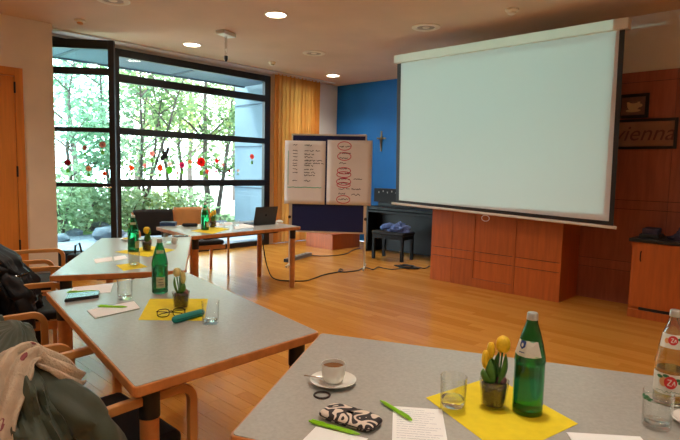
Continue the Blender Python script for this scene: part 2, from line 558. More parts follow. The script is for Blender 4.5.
# ------------------------------------------------------------------ main window
w1 = bpy.data.objects.new('window_1', None); COL.objects.link(w1); struct(w1)
MX0, MX1 = 3.40, WX1
FB = 'frame_black'
def barY(name, x0, x1, z0, z1, y0=YW-0.03, y1=YW+0.05, par=w1):
    return MB().box(x0, x1, y0, y1, z0, z1).build(name, FB, par, bevel=0.004)
ZB = [(0.0, 0.09), (1.10, 1.21), (1.87, 1.97), (2.625, 2.74), (2.985, 3.095)]
barY('frame_post', MX0-0.06, MX0+0.06, 0, 3.095)
barY('frame_post', MX1-0.13, MX1, 0, 3.095)
for k, (a, b) in enumerate(ZB):
    barY('frame_rail', MX0+0.06, MX1-0.13, a, b)
barY('frame_rail', WX0, MX0-0.06, 3.045, 3.10)
barY('frame_sill', WX0, MX0-0.06, 0.0, 0.03)
barY('frame_post', WX0, WX0+0.03, 0.03, 3.045)
for k in range(4):
    MB().box(MX0+0.06, MX1-0.13, YW+0.005, YW+0.011, ZB[k][1], ZB[k+1][0]).build('pane', 'pane_glass', w1)

# narrow window behind the curtain
w3 = bpy.data.objects.new('window_3', None); COL.objects.link(w3); struct(w3)
for a, b in ((CWX0, CWX0+0.06), (CWX1-0.06, CWX1)):
    barY('frame_post', a, b, 0, 3.05, YW+0.02, YW+0.08, w3)
for a, b in ((0, 0.08), (1.10, 1.18), (2.97, 3.05)):
    barY('frame_rail', CWX0+0.06, CWX1-0.06, a, b, YW+0.02, YW+0.08, w3)
for a, b in ((0.08, 1.10), (1.18, 2.97)):
    MB().box(CWX0+0.06, CWX1-0.06, YW+0.045, YW+0.051, a, b).build('pane', 'pane_glass', w3)

# opened leaf, hinged at its left edge
H0 = Vector((WX0+0.04, YW-0.04, 0)); H1 = Vector((3.125, 7.135, 0))
w2 = bpy.data.objects.new('window_2', None); COL.objects.link(w2); struct(w2)
w2.location = H0
lang = math.atan2(H1.y-H0.y, H1.x-H0.x); LW = (H1-H0).length
w2.rotation_euler = (0, 0, lang)
LT = 3.05
def lb(name, x0, x1, z0, z1, m=FB, t=0.03):
    return MB().box(x0, x1, -t, t, z0, z1).build(name, m, w2, bevel=0.003)
lb('leaf_stile', 0, 0.09, 0.04, LT); lb('leaf_stile', LW-0.075, LW, 0.04, LT)
lb('leaf_rail', 0.09, LW-0.075, LT-0.115, LT)
lb('leaf_rail', 0.09, LW-0.075, 2.60, 2.69)
lb('leaf_rail', 0.09, LW-0.075, 1.85, 1.91)
lb('leaf_rail', 0.09, LW-0.075, 1.115, 1.17)
lb('leaf_rail', 0.09, LW-0.075, 0.21, 0.25, 'annex_wall')
lb('kick_panel', 0.09, LW-0.075, 0.04, 0.21, 'frame_panel', 0.02)
zs = [(0.25, 1.115), (1.17, 1.85), (1.91, 2.60), (2.69, LT-0.115)]
for a, b in zs:
    MB().box(0.09, LW-0.075, -0.003, 0.003, a, b).build('pane', 'leaf_pane_glass', w2)
hd = MB().tube([(LW-0.04, -0.03, 1.12), (LW-0.04, -0.075, 1.12), (LW-0.15, -0.08, 1.12)], 0.011, 8).build('window_handle', 'chrome', w2, True)
LN = Vector((math.sin(lang), -math.cos(lang), 0))   # faces the room

# ------------------------------------------------------------------ ceiling fixtures
def downlight(x, y, lit, label, r=0.115):
    t = thing('downlight', label, 'ceiling light', (x, y, ZC), 0, 'round recessed ceiling lights')
    if lit:
        MB().lathe([(r+0.018, 0), (r+0.018, -0.006), (r, -0.010), (r-0.006, -0.002), (r-0.006, 0)], 28, caps=False).build('trim_ring', 'lamp_trim', t, True)
        MB().lathe([(r-0.006, -0.0005), (r-0.006, -0.0035)], 28).build('diffuser', 'lamp_glow', t)
        L = bpy.data.lights.new('downlight_lamp', 'SPOT'); L.energy = LAMP_W; L.spot_size = R(130); L.spot_blend = 0.9
        L.shadow_soft_size = 0.1; L.color = (1.0, 0.89, 0.75)
        lo = bpy.data.objects.new('downlight_lamp', L); COL.objects.link(lo); lo.parent = t; lo.location = (0, 0, -0.02)
    else:
        MB().lathe([(r+0.055, 0), (r+0.055, -0.008), (r+0.02, -0.020), (r-0.005, -0.012), (r-0.01, 0)], 28, caps=False).build('trim_ring', 'lamp_trim', t, True)
        MB().lathe([(r-0.01, -0.001), (r-0.01, -0.006)], 28).build('diffuser', 'lamp_dark', t)
        MB().lathe([(0.045, -0.006), (0.040, -0.012)], 20).build('cap', 'lamp_trim', t, True)
    return t
def at_ceiling(x, y): return pz(x, y, ZC)
for (x, y, lit, lab) in ((276, 14.5, True, 'lit round ceiling downlight between pendant rod and projection screen'),
                         (192, 44.5, True, 'lit round ceiling downlight above the large black window'),
                         (333, 75.5, True, 'lit round ceiling downlight near curtain and blue wall'),
                         (426, 27, False, 'unlit round ceiling fixture just above the screen casing'),
                         (314, 53, False, 'unlit round ceiling fixture near the orange curtain'),
                         (113, 0, False, 'large unlit ceiling fixture in front of the opened window leaf')):
    p = at_ceiling(x, y); downlight(p.x, p.y, lit, lab)
downlight(1.6, 4.2, True, 'added unseen ceiling downlight over the row of tables')  # added lamp, out of view above the tables
downlight(3.9, 2.4, True, 'added unseen ceiling downlight over the open floor')  # unseen lamp put in to light the open floor
downlight(7.35, 5.0, True, 'lit round ceiling downlight over the piano')
downlight(1.6, 0.9, True, 'added unseen ceiling downlight over the foreground table')  # added lamp over the foreground, outside the frame
for (x, y, lab) in ((0.75, 6.15, 'added unseen fill downlight in front of the wooden door'), (-0.9, 0.3, 'added unseen fill downlight by the back wall'), (-0.9, 3.4, 'added unseen fill downlight by the back wall near the door'), (0.8, -1.6, 'added unseen fill downlight by the right wall'), (3.6, -1.2, 'added unseen fill downlight by the right wall near the panelling')):
    downlight(x, y, True, lab)  # unseen lamps added as fill, behind the camera and by the door wall

def smoke(x, y, label, r=0.06, name='smoke_detector'):
    p = at_ceiling(x, y)
    t = thing(name, label, 'detector', (p.x, p.y, ZC), 0)
    MB().lathe([(r, 0), (r, -0.018), (r*0.75, -0.03)], 20).build('base', 'lamp_trim', t, True)
    MB().lathe([(r*0.6, -0.028), (r*0.6, -0.05), (r*0.3, -0.06)], 16).build('sensor_head', 'beech_light' if x < 100 else 'lamp_trim', t, True)
smoke(80, 20, 'small round smoke detector on ceiling over the opened window leaf')
smoke(272, 62, 'small round smoke detector on ceiling left of the curtain')
smoke(512, 9, 'small dome motion sensor on ceiling in front of the screen', 0.07, 'motion_sensor')

p = at_ceiling(226, 32)
t = thing('projector_mount', 'white ceiling mount plate with thin hanging rod', 'mount', (p.x, p.y, ZC), R(20))
MB().box(-0.13, 0.13, -0.07, 0.07, -0.05, 0).build('mount_plate', 'white_metal', t, bevel=0.012)
MB().tube([(0, 0, -0.05), (0, 0, -0.30)], 0.017, 10).build('rod', 'chrome', t, True)
MB().lathe([(0.023, -0.30), (0.023, -0.34), (0.012, -0.37)], 12).build('rod_tip', 'black_metal', t, True)

# ------------------------------------------------------------------ projection screen
XS = 5.75
sc_ = thing('projection_screen', 'large lowered white projection screen with black border and pale casing', 'projection screen', (0, 0, 0))
MB().box(XS-0.05, XS+0.05, 1.625, 4.475, 2.85, 2.955).build('casing', 'casing', sc_, bevel=0.008)
for y in (1.9, 3.6):
    MB().box(XS+0.05, XP+0.01, y-0.02, y+0.02, 2.88, 2.92).build('bracket', 'casing', sc_)
TL, TR_, BRc, BL = (4.45, 2.852), (1.665, 2.852), (1.645, 0.925), (4.40, 1.0)
def sheet(name, x, pts, m, t=0.0015):
    mb = MB(); n = len(pts)
    vs = [(x, p[0], p[1]) for p in pts] + [(x+t, p[0], p[1]) for p in pts]
    mb.add(vs, [tuple(range(n)), tuple(range(2*n-1, n-1, -1))] + [(i, (i+1) % n, n+(i+1) % n, n+i) for i in range(n)])
    return mb.build(name, m, sc_)
sheet('black_border', XS, [TL, TR_, BRc, BL], 'frame_black')
sheet('fabric', XS-0.002, [(4.385, 2.852), (1.715, 2.852), (1.690, 0.966), (4.345, 1.032)], 'screen_cloth')
MB().tube([(XS, 4.463, 0.985), (XS, 1.618, 0.905)], 0.016, 12).build('bottom_bar', 'casing', sc_, True)
MB().tube([(XS-0.01, 3.05+0.05*math.cos(a), 0.925-0.035+0.035*math.sin(a)) for a in [2*PI*k/16 for k in range(17)]], 0.004, 6, cap=False).build('pull_ring', 'white_metal', sc_, True)

# ceiling projector behind the viewer's line of sight that throws the picture
PJ = Vector((2.1, 3.08, 2.62))
pt = thing('projector', 'white ceiling projector aimed at the projection screen', 'projector', PJ)
MB().box(-0.36, -0.03, -0.17, 0.17, -0.06, 0.06).build('body', 'white_metal', pt, bevel=0.015)
MB().lathe([(0.035, 0), (0.035, 0.03)], 16, (0, 0, 0)).build('lens_ring', 'black_metal', pt, True)
pt.children[-1].rotation_euler = (0, R(90), 0); pt.children[-1].location = (-0.032, 0, 0)
MB().tube([(-0.2, 0, 0.06), (-0.2, 0, ZC-PJ.z)], 0.02, 10).build('drop_rod', 'white_metal', pt, True)
PL = bpy.data.lights.new('projector_beam', 'SPOT')
PL.energy = PROJ_W; PL.spot_size = R(80); PL.spot_blend = 0.0; PL.shadow_soft_size = 0.0
PL.use_nodes = True
nt = PL.node_tree
em = nt.nodes['Emission']
tc = nt.nodes.new('ShaderNodeTexCoord'); sp = nt.nodes.new('ShaderNodeSeparateXYZ')
nt.links.new(tc.outputs['Normal'], sp.inputs[0])
def math_node(op, a, b=None):
    n = nt.nodes.new('ShaderNodeMath'); n.operation = op
    for i, q in enumerate((a, b)):
        if q is None: continue
        if isinstance(q, (int, float)): n.inputs[i].default_value = q
        else: nt.links.new(q, n.inputs[i])
    return n.outputs[0]
DX = XS - (PJ.x+0.01)
u_ = math_node('DIVIDE', sp.outputs[0], sp.outputs[2])     # +u -> world +Y per metre of X
v_ = math_node('MULTIPLY', math_node('DIVIDE', sp.outputs[1], sp.outputs[2]), -1.0)
def inside(y0, y1, z0, z1):
    a = math_node('GREATER_THAN', u_, (y0-PJ.y)/DX); b = math_node('LESS_THAN', u_, (y1-PJ.y)/DX)
    c = math_node('GREATER_THAN', v_, (z0-PJ.z)/DX); d = math_node('LESS_THAN', v_, (z1-PJ.z)/DX)
    return math_node('MULTIPLY', math_node('MULTIPLY', a, b), math_node('MULTIPLY', c, d))
big = inside(1.745, 4.46, 1.03, 2.97)
inn = inside(1.79, 4.345, 1.015, 2.785)
tot = math_node('ADD', math_node('MULTIPLY', big, 0.72), math_node('MULTIPLY', inn, 0.28))
nt.links.new(tot, em.inputs['Strength'])
em.inputs['Color'].default_value = (0.42, 0.95, 0.82, 1)
po = bpy.data.objects.new('projector_beam', PL); COL.objects.link(po)
po.parent = pt; po.location = (0.01, 0, 0)
po.rotation_euler = Matrix(((0, 0, -1), (-1, 0, 0), (0, 1, 0))).to_euler()

# ------------------------------------------------------------------ wooden cupboard under the screen
XF = 5.912
cb = thing('wooden_cupboard', 'wide reddish wooden cupboard standing below the projection screen', 'cupboard', (0, 0, 0))
CY0, CY1, CZ = 2.20, 3.91, 1.12
MB().box(XF+0.014, XP-0.002, CY0+0.02, CY1-0.02, 0, CZ).build('body', 'groove', cb)
for (a, b) in ((CY0, CY0+0.018), (CY1-0.018, CY1)):
    MB().box(XF+0.004, XP-0.002, a, b, 0, CZ).build('side_panel', 'panel_wood', cb)
MB().box(XF+0.004, XP-0.002, CY0+0.018, CY1-0.018, CZ, CZ+0.02).build('top_board', 'panel_wood', cb)
crow = [(0.0, 0.330), (0.338, 0.440), (0.448, CZ)]
for (y0, y1) in ((CY0, 2.735), (3.305, 3.595), (3.599, CY1)):
    for (z0, z1) in crow:
        MB().box(XF, XF+0.014, y0+0.001, y1-0.001, z0, z1).build('front_panel', 'panel_wood', cb)
# centre door with its frame
MB().box(XF-0.004, XF+0.014, 2.738, 2.765, 0.0, CZ).box(XF-0.004, XF+0.014, 3.278, 3.303, 0.0, CZ).box(XF-0.004, XF+0.014, 2.765, 3.278, 0.0, 0.105).build('door_frame', 'panel_wood', cb)
for (z0, z1) in ((0.11, 0.330), (0.338, 0.440), (0.448, CZ)):
    MB().box(XF+0.003, XF+0.014, 2.768, 3.275, z0, z1).build('door_panel', 'panel_wood', cb)

# ------------------------------------------------------------------ cabinet at the right
sb = thing('side_cabinet', 'reddish wooden cabinet with black top beside the panelled wall', 'cabinet', (0, 0, 0))
SX, SY1, SY0, SZ = 5.889, 1.50, 0.45, 0.805
MB().box(SX+0.02, XP-0.002, SY0, SY1, 0.0, SZ-0.035).build('carcass', 'panel_wood', sb)
MB().box(SX, SX+0.02, SY0, SY1-0.02, 0.115, SZ-0.04).build('door', 'panel_wood', sb, bevel=0.002)
dl = sb.children[-1]
MB().tube([(SX-0.002, SY1-0.09, 0.58), (SX-0.022, SY1-0.09, 0.60), (SX-0.022, SY1-0.09, 0.66), (SX-0.002, SY1-0.09, 0.68)], 0.006, 6).build('handle', 'groove', dl, True)
MB().box(SX+0.006, SX+0.021, SY0, SY1-0.10, 0.085, 0.113).build('recess_slot', 'black_metal', sb)
MB().box(SX+0.002, SX+0.02, SY0, SY1, 0.0, 0.083).build('plinth', 'panel_wood', sb)
MB().box(SX-0.02, XP-0.002, SY0-0.02, SY1+0.025, SZ-0.035, SZ).build('top_slab', 'black_metal', sb, bevel=0.003)
# things on the cabinet
q = Vector((6.15, 1.42, SZ))
bx = thing('equipment_box', 'low black equipment box on the side cabinet', 'box', q, 0.05)
MB().box(-0.13, 0.13, -0.12, 0.06, 0, 0.035).build('base', 'black_metal', bx, bevel=0.004)
MB().box(-0.11, 0.11, -0.10, 0.04, 0.035, 0.095).build('housing', 'purple_cloth', bx, bevel=0.006)
def lump(name, label, cat, c, rx, ry, rz, m, seed=0, amp=0.25, seg=26, rings=12):
    mb = MB(); vs = []; fs = []
    for j in range(rings+1):
        ph = -0.25 + (PI/2+0.25-0.03)*j/rings
        for k in range(seg):
            a = 2*PI*k/seg
            d = Vector((math.cos(ph)*math.cos(a), math.cos(ph)*math.sin(a), math.sin(ph)))
            n = 1 + amp*noise.noise(d*2.3+Vector((seed, seed*2.1, 0))) + amp*0.5*noise.noise(d*6+Vector((0, seed, 0)))
            vs.append((d.x*rx*n, d.y*ry*n, max(0, d.z*rz*n)))
    for j in range(rings):
        for k in range(seg):
            k2 = (k+1) % seg
            fs.append((j*seg+k, j*seg+k2, (j+1)*seg+k2, (j+1)*seg+k))
    fs.append(tuple(range(seg-1, -1, -1))); fs.append(tuple(rings*seg+k for k in range(seg)))
    mb.add(vs, fs)
    o = mb.build(name, m, None, True)
    o.location = c
    if label: tag(o, label, cat)
    return o
lump('folded_cloth', 'dark purple crumpled cloth lying on the side cabinet', 'cloth', (6.12, 1.08, SZ), 0.12, 0.12, 0.11, 'purple_cloth', 3, 0.5)

# ------------------------------------------------------------------ pictures on the panelled wall
def on_wall(px_, py_): q = pX(px_, py_, XP); return q.y, q.z
fr = thing('framed_picture', 'small dark framed picture of a cup on the panelled wall', 'picture', (XP, 0, 0))
y1, z1 = 1.880, 2.318; y0, z0 = 1.575, 2.055
MB().box(-0.025, -0.001, y0, y0+0.035, z0, z1).box(-0.025, -0.001, y1-0.035, y1, z0, z1).box(-0.025, -0.001, y0+0.035, y1-0.035, z0, z0+0.035).box(-0.025, -0.001, y0+0.035, y1-0.035, z1-0.035, z1).build('frame', 'frame_dark', fr, bevel=0.003)
MB().box(-0.010, -0.002, y0+0.035, y1-0.035, z0+0.035, z1-0.035).build('canvas', 'picture_brown', fr)
yc, zc = (y0+y1)/2, (z0+z1)/2
cup2d = [(-0.066, 0.045), (-0.06, -0.01), (-0.035, -0.045), (0.035, -0.045), (0.06, -0.01), (0.066, 0.045)]
Mw = Matrix(((0, 0, -1, -0.011), (-1, 0, 0, yc), (0, 1, 0, zc), (0, 0, 0, 1)))
MB().prism(cup2d, 0, 0.001, Mw).prism([(0.06+0.03*math.cos(a), 0.02*math.sin(a)+0.005) for a in [2*PI*k/12 for k in range(12)]], 0, 0.001, Mw).prism([(0.075*math.cos(a), 0.016*math.sin(a)-0.048) for a in [2*PI*k/16 for k in range(16)]], 0, 0.001, Mw).build('painted_cup', 'picture_ochre', fr)
MB().prism([(0.042*math.cos(a), 0.012*math.sin(a)+0.041) for a in [2*PI*k/16 for k in range(16)]], 0.0012, 0.002, Mw).build('painted_coffee', 'picture_brown', fr)

sg = thing('wall_sign', 'long dark framed lettering sign below the small picture', 'sign', (XP, 0, 0))
y1, z1 = 2.02, 2.045; y0, z0 = 1.290, 1.720
MB().box(-0.025, -0.001, y0, y0+0.03, z0, z1).box(-0.025, -0.001, y1-0.03, y1, z0, z1).box(-0.025, -0.001, y0+0.03, y1-0.03, z0, z0+0.03).box(-0.025, -0.001, y0+0.03, y1-0.03, z1-0.03, z1).build('frame', 'frame_dark', sg, bevel=0.003)
MB().box(-0.010, -0.002, y0+0.03, y1-0.03, z0+0.03, z1-0.03).build('board', 'sign_board', sg)
def text_obj(s, size, M, m, parent, name='lettering', depth=0.0006, shear=0.0):
    cu = bpy.data.curves.new(name, 'FONT'); cu.body = s; cu.size = size; cu.align_x = 'CENTER'; cu.align_y = 'CENTER'
    cu.extrude = depth; cu.shear = shear; cu.resolution_u = 3
    tmp = bpy.data.objects.new('tmp', cu)
    COL.objects.link(tmp)
    me = bpy.data.meshes.new_from_object(tmp.evaluated_get(bpy.context.evaluated_depsgraph_get()))
    bpy.data.objects.remove(tmp); bpy.data.curves.remove(cu)
    me.transform(M); me.materials.clear(); me.materials.append(MATS[m]); me.name = name
    o = bpy.data.objects.new(name, me); COL.objects.link(o)
    if parent: o.parent = parent
    return o
text_obj('vienna', 0.235, Matrix(((0, 0, -1, -0.0108), (-1, 0, 0, 1.615), (0, 1, 0, 1.885), (0, 0, 0, 1))), 'sign_ink', sg, shear=0.3)

# ------------------------------------------------------------------ crucifix on the blue wall
cx = thing('crucifix', 'small metal crucifix on the blue wall', 'crucifix', (XB-0.001, 6.55, 0))
MB().box(-0.02, 0, -0.014, 0.014, 1.80, 2.19).box(-0.02, 0, -0.11, 0.11, 2.035, 2.063).build('cross', 'cross_metal', cx, bevel=0.004)
MB().tube([(-0.03, 0, 1.86), (-0.032, 0.004, 1.93), (-0.034, 0, 2.02), (-0.034, -0.003, 2.06)], [0.007, 0.010, 0.013, 0.006], 8).ball((-0.036, 0, 2.075), 0.012).tube([(-0.03, 0.085, 2.065), (-0.034, 0.03, 2.045), (-0.034, -0.03, 2.045), (-0.03, -0.085, 2.065)], 0.006, 6).build('figure', 'cross_metal', cx, True)

# pale poster edge above the pin board, on the window wall behind
po_ = MB().box(XB-0.006, XB-0.001, 6.95, 7.55, 1.55, 2.14).build('poster', 'label_white'); tag(po_, 'pale poster on the blue wall, mostly behind the pin board', 'poster')

# ------------------------------------------------------------------ curtain
cw = thing('curtain', 'floor-length pleated orange curtain beside the window', 'curtain', (0, 0, 0))
CX0, CX1 = 6.30, 7.44
def curt(u, v):
    x = CX0+(CX1-CX0)*u
    z = 0.03+(ZC-0.035)*v
    ph = u*2*PI*12 + 0.8*math.sin(u*9)
    amp = 0.045*(0.75+0.25*math.sin(u*23))*(1.0-0.25*v)
    return Vector((x + 0.012*math.sin(ph*2+v*1.2), 7.66+amp*math.sin(ph+0.35*math.sin(v*3)), z))
MB().grid(curt, 220, 16).build('curtain_cloth', 'curtain_backlit', cw, True)
MB().box(CX0-0.02, CX1+0.02, 7.65, 7.67, ZC-0.018, ZC).build('curtain_rail', 'white_metal', cw)

# ------------------------------------------------------------------ digital piano, stool, scarf
PX0, PY0, PY1 = 7.08, 4.15, 6.08
pn = thing('piano', 'black console piano in front of the blue wall', 'piano', (0, 0, 0))
MB().box(PX0+0.28, PX0+0.55, PY0+0.05, PY1-0.05, 0.03, 0.70).build('back_panel', 'piano_black', pn, bevel=0.006)
for y in (PY0, PY1-0.05):
    MB().box(PX0+0.02, PX0+0.58, y, y+0.05, 0, 0.80).build('side_cheek', 'piano_black', pn, bevel=0.006)
MB().box(PX0, PX0+0.55, PY0+0.05, PY1-0.05, 0.70, 0.74).build('key_bed', 'piano_black', pn, bevel=0.006)
MB().box(PX0+0.03, PX0+0.58, PY0+0.05, PY1-0.05, 0.741, 0.80).build('lid', 'piano_black', pn, bevel=0.012)
MB().box(PX0+0.28, PX0+0.56, PY0+0.05, PY1-0.05, 0.80, 0.87).build('music_ledge', 'piano_black', pn, bevel=0.008)
bxp = thing('speaker_box', 'black box with pale specks standing on the piano', 'box', (7.47, 5.85, 0.87), 0.1)
MB().box(-0.10, 0.10, -0.26, 0.28, 0, 0.24).build('housing', 'black_pad', bxp, bevel=0.01)
for k in range(5):
    MB().box(-0.104, -0.1005, -0.2+k*0.09, -0.18+k*0.09, 0.16+0.02*(k % 2), 0.19+0.02*(k % 2)).build('dial', 'grey_plastic', bxp)

stl = thing('piano_stool', 'black piano stool in front of the piano', 'stool', (6.78, 5.22, 0), R(96))
MB().box(-0.30, 0.30, -0.19, 0.19, 0.40, 0.46).build('seat', 'black_pad', stl, bevel=0.02)
MB().box(-0.285, 0.285, -0.175, 0.175, 0.34, 0.40).build('apron', 'piano_black', stl)
for sx in (-1, 1):
    for sy in (-1, 1):
        MB().box(sx*0.265-0.022, sx*0.265+0.022, sy*0.155-0.022, sy*0.155+0.022, 0, 0.34).build('leg', 'piano_black', stl)
scf = thing('blue_scarf', 'crumpled blue scarf lying on the piano stool', 'scarf', (6.78, 5.16, 0.46))
s1 = lump('scarf_heap', None, None, (0, -0.05, 0), 0.13, 0.20, 0.13, 'blue_scarf', 5, 0.5); s1.parent = scf
s2 = MB().tube([(0.0, 0.02, 0.06), (-0.06, 0.10, 0.09), (-0.07, 0.20, 0.06), (-0.03, 0.27, 0.035)], [0.05, 0.05, 0.045, 0.035], 10).build('scarf_end', 'blue_scarf', scf, True)

# low wooden box behind the pin board
lb_ = thing('wooden_box', 'low wooden storage box on the floor behind the pin board', 'box', (0, 0, 0))
BXf, BY0, BY1 = 6.69, 6.50, 7.18
MB().box(BXf+0.012, 7.42, BY0+0.012, BY1, 0, 0.255).build('body', 'panel_wood', lb_)
MB().box(BXf, BXf+0.012, BY0, BY1, 0, 0.255).build('front_board', 'panel_wood', lb_)
MB().box(BXf+0.012, 7.42, BY0, BY0+0.012, 0, 0.255).build('side_board', 'panel_wood', lb_)
MB().box(BXf-0.01, 7.43, BY0-0.01, BY1+0.01, 0.255, 0.275).build('lid', 'panel_wood', lb_, bevel=0.003)

# ------------------------------------------------------------------ pin board
A = Vector((5.14, 5.86, 0)); B = Vector((5.81, 5.00, 0))
pa = math.atan2(B.y-A.y, B.x-A.x); BW = (B-A).length
pb = thing('pin_board', 'large navy blue pin board with aluminium frame on a foot stand', 'pin board', A, pa)
Z0, Z1 = 0.50, 1.93
MB().box(0.02, BW-0.02, -0.012, 0.012, Z0+0.02, Z1-0.02).build('felt', 'navy_felt', pb)
for nm, a in (('frame_bar', (0.0, BW, -0.016, 0.016, Z1-0.022, Z1)), ('frame_bar', (0.0, BW, -0.016, 0.016, Z0, Z0+0.022)),
              ('frame_bar', (0.0, 0.02, -0.016, 0.016, Z0+0.022, Z1-0.022)), ('frame_bar', (BW-0.02, BW, -0.016, 0.016, Z0+0.022, Z1-0.022))):
    MB().box(*a).build(nm, 'aluminium', pb)
for x in (-0.012, BW+0.012):
    MB().box(x-0.012, x+0.012, -0.016, 0.016, 0.03, Z0+0.45).build('post', 'aluminium', pb)
    MB().box(x-0.014, x+0.014, -0.24, 0.24, 0.0, 0.03).build('foot', 'aluminium', pb, bevel=0.006)
    kb = MB().lathe([(0.022, 0), (0.022, 0.02)], 12).build('knob', 'black_metal', pb, True)
    kb.rotation_euler = (R(90), 0, 0); kb.location = (x, -0.016, 0.72)
# two flip chart sheets pinned on its front; front faces the tables (local -y)
def flip(name, label, px4, seed):
    n = Vector((math.sin(pa), -math.cos(pa), 0)); p0 = A + n*0.02
    P = [pplane(x, y, p0, n) for (x, y) in px4]
    e = Vector((math.cos(pa), math.sin(pa), 0))
    u = [(p-A).dot(e) for p in P]; z = [p.z for p in P]
    t = thing(name, label, 'paper sheet', A, pa, 'flip chart sheets on the pin board')
    x0, x1 = (u[0]+u[3])/2, (u[1]+u[2])/2
    zt, zb = (z[0]+z[1])/2, (z[2]+z[3])/2
    def sh(a, b):
        return Vector((x0+(x1-x0)*a, -0.022-0.016*(1-b)**2-0.004*math.sin(a*5+seed), zb+(zt-zb)*b))
    MB().grid(sh, 10, 14).build('sheet', 'flip_paper', t, True, solid=0.001)
    return t, x0, x1, zb, zt, sh
def stroke_lines(t, sh, segs, w, m, name):
    mb = MB()
    for pts in segs:
        q = [sh(a, b)+Vector((0, -0.0025, 0)) for a, b in pts]
        for i in range(len(q)-1):
            d = (q[i+1]-q[i]); nn = Vector((-d.z, 0, d.x)).normalized()*w/2
            o_ = Vector((0, -0.0008, 0))
            mb.add([q[i]-nn, q[i+1]-nn, q[i+1]+nn, q[i]+nn, q[i]-nn+o_, q[i+1]-nn+o_, q[i+1]+nn+o_, q[i]+nn+o_],
                   [(0, 1, 2, 3), (7, 6, 5, 4), (0, 1, 5, 4), (2, 3, 7, 6)])
    return mb.build(name, m, t)
rs = random.Random(11)
def scribble(a0, a1, b, h=0.012, step=0.016):
    pts = []; a = a0
    while a < a1:
        pts.append((a, b+rs.uniform(-h, h))); a += step*rs.uniform(0.5, 1.2)
    return pts
def words(a0, a1, b, h=0.012):
    out = []; a = a0
    while a < a1-0.03:
        e = min(a1, a+rs.uniform(0.10, 0.28)); out.append(scribble(a, e, b, h)); a = e+0.03
    return out
t, *_r, sh = flip('flip_chart_sheet', 'white paper sheet with a black timetable and green line on the pin board', ((285, 141), (325.5, 140.5), (325, 205), (284.5, 203)), 1)
segs = []
for (b, e) in ((0.93, 0.70), (0.845, 0.88), (0.79, 0.72), (0.745, 0.74), (0.69, 0.92), (0.645, 0.96), (0.61, 0.70), (0.55, 0.72), (0.50, 0.82), (0.455, 0.80), (0.37, 0.68)):
    segs += words(0.48, e, b, 0.013)
    if b not in (0.455,):
        segs += words(0.20, 0.32, b, 0.010)
stroke_lines(t, sh, segs, 0.0075, 'ink_black', 'handwriting')['kind'] = 'stuff'
stroke_lines(t, sh, [scribble(0.08, 0.92, 0.265, 0.004, 0.04)], 0.012, 'ink_green', 'green_line')
stroke_lines(t, sh, [[(0.09, 0.84), (0.085, 0.6), (0.09, 0.30)]], 0.008, 'ink_green', 'green_line')
t, *_r, sh = flip('flip_chart_sheet', 'white paper sheet with a list ringed in red on the pin board', ((327.5, 140), (372.5, 140.5), (371, 206), (326.5, 204)), 2)
segs = []
L2 = [(0.90, 0.52), (0.80, 0.56), (0.725, 0.50), (0.645, 0.46), (0.565, 0.50), (0.49, 0.54), (0.40, 0.52), (0.335, 0.54), (0.25, 0.52), (0.175, 0.48), (0.09, 0.5)]
for (b, e) in L2:
    segs += words(0.27, e, b, 0.013)
segs += words(0.60, 0.80, 0.405, 0.008) + words(0.56, 0.80, 0.25, 0.013) + words(0.56, 0.80, 0.165, 0.02)
stroke_lines(t, sh, segs, 0.0075, 'ink_black', 'handwriting')['kind'] = 'stuff'
rings = []
for (b, w, h) in ((0.91, 0.15, 0.065), (0.75, 0.15, 0.06), (0.53, 0.15, 0.05), (0.47, 0.16, 0.045), (0.36, 0.16, 0.055), (0.31, 0.15, 0.04), (0.085, 0.15, 0.06)):
    rings.append([(0.38+w*math.cos(a), b+h*math.sin(a)) for a in [2*PI*k/20 for k in range(22)]])
for rg in rings: stroke_lines(t, sh, [rg], 0.011, 'ink_red', 'red_ring')

# ------------------------------------------------------------------ power strip, cables
ps = thing('power_strip', 'grey multi-socket power strip on the floor behind the laptop table', 'power strip', (5.62, 6.20, 0), R(19))
MB().box(-0.32, 0.36, -0.05, 0.05, 0, 0.055).build('housing', 'grey_plastic', ps, bevel=0.008)
MB().box(-0.40, -0.322, -0.045, 0.045, 0, 0.05).build('plug_end', 'black_metal', ps, bevel=0.006)
for k in range(5):
    MB().lathe([(0.02, 0.0552), (0.02, 0.058)], 12, (-0.22+k*0.11, 0, 0)).build('socket', 'black_metal', ps)
def cable(name, label, pts, r=0.006, n=6):
    P = [Vector(p) for p in pts]; out = []
    for i in range(len(P)-1):
        p0, p1, p2, p3 = P[max(i-1, 0)], P[i], P[i+1], P[min(i+2, len(P)-1)]
        for k in range(n):
            t_ = k/n
            out.append(0.5*((2*p1)+(-p0+p2)*t_+(2*p0-5*p1+4*p2-p3)*t_*t_+(-p0+3*p1-3*p2+p3)*t_**3))
    out.append(P[-1])
    for q in out: q.z = max(q.z, r+0.0005)
    return tag(MB().tube(out, r, 6).build(name, 'cable', None, True), label, 'cable')
def fz(x, y): q = pz(x, y, 0.007); return (q.x, q.y, 0.007)
lp = pz(286, 229, 0.69)
cable('cable', 'black cable hanging from the laptop table and running along the floor',
      [(4.17, 5.28, 0.69), (4.19, 5.30, 0.45), (4.22, 5.24, 0.15), (4.26, 5.12, 0.02), fz(303, 281), fz(312, 279), fz(325, 274.5), fz(338, 272), fz(343, 270), fz(340, 269), fz(339, 271.5), fz(346, 272), fz(358, 270.5), fz(362, 268.3), fz(368, 268), fz(373, 269.5), fz(378, 267), fz(384, 268.3), fz(392, 269.3), fz(400, 268.5)], 0.007)
cable('cable', 'black cable from the power strip across the floor under the pin board',
      [fz(311, 255.5), fz(322, 256), fz(335, 255.5), fz(347, 253.5), fz(352, 250.5), fz(360, 248)], 0.007)
rs2 = random.Random(5)
cpts = []
cc = pz(407, 267, 0.01)
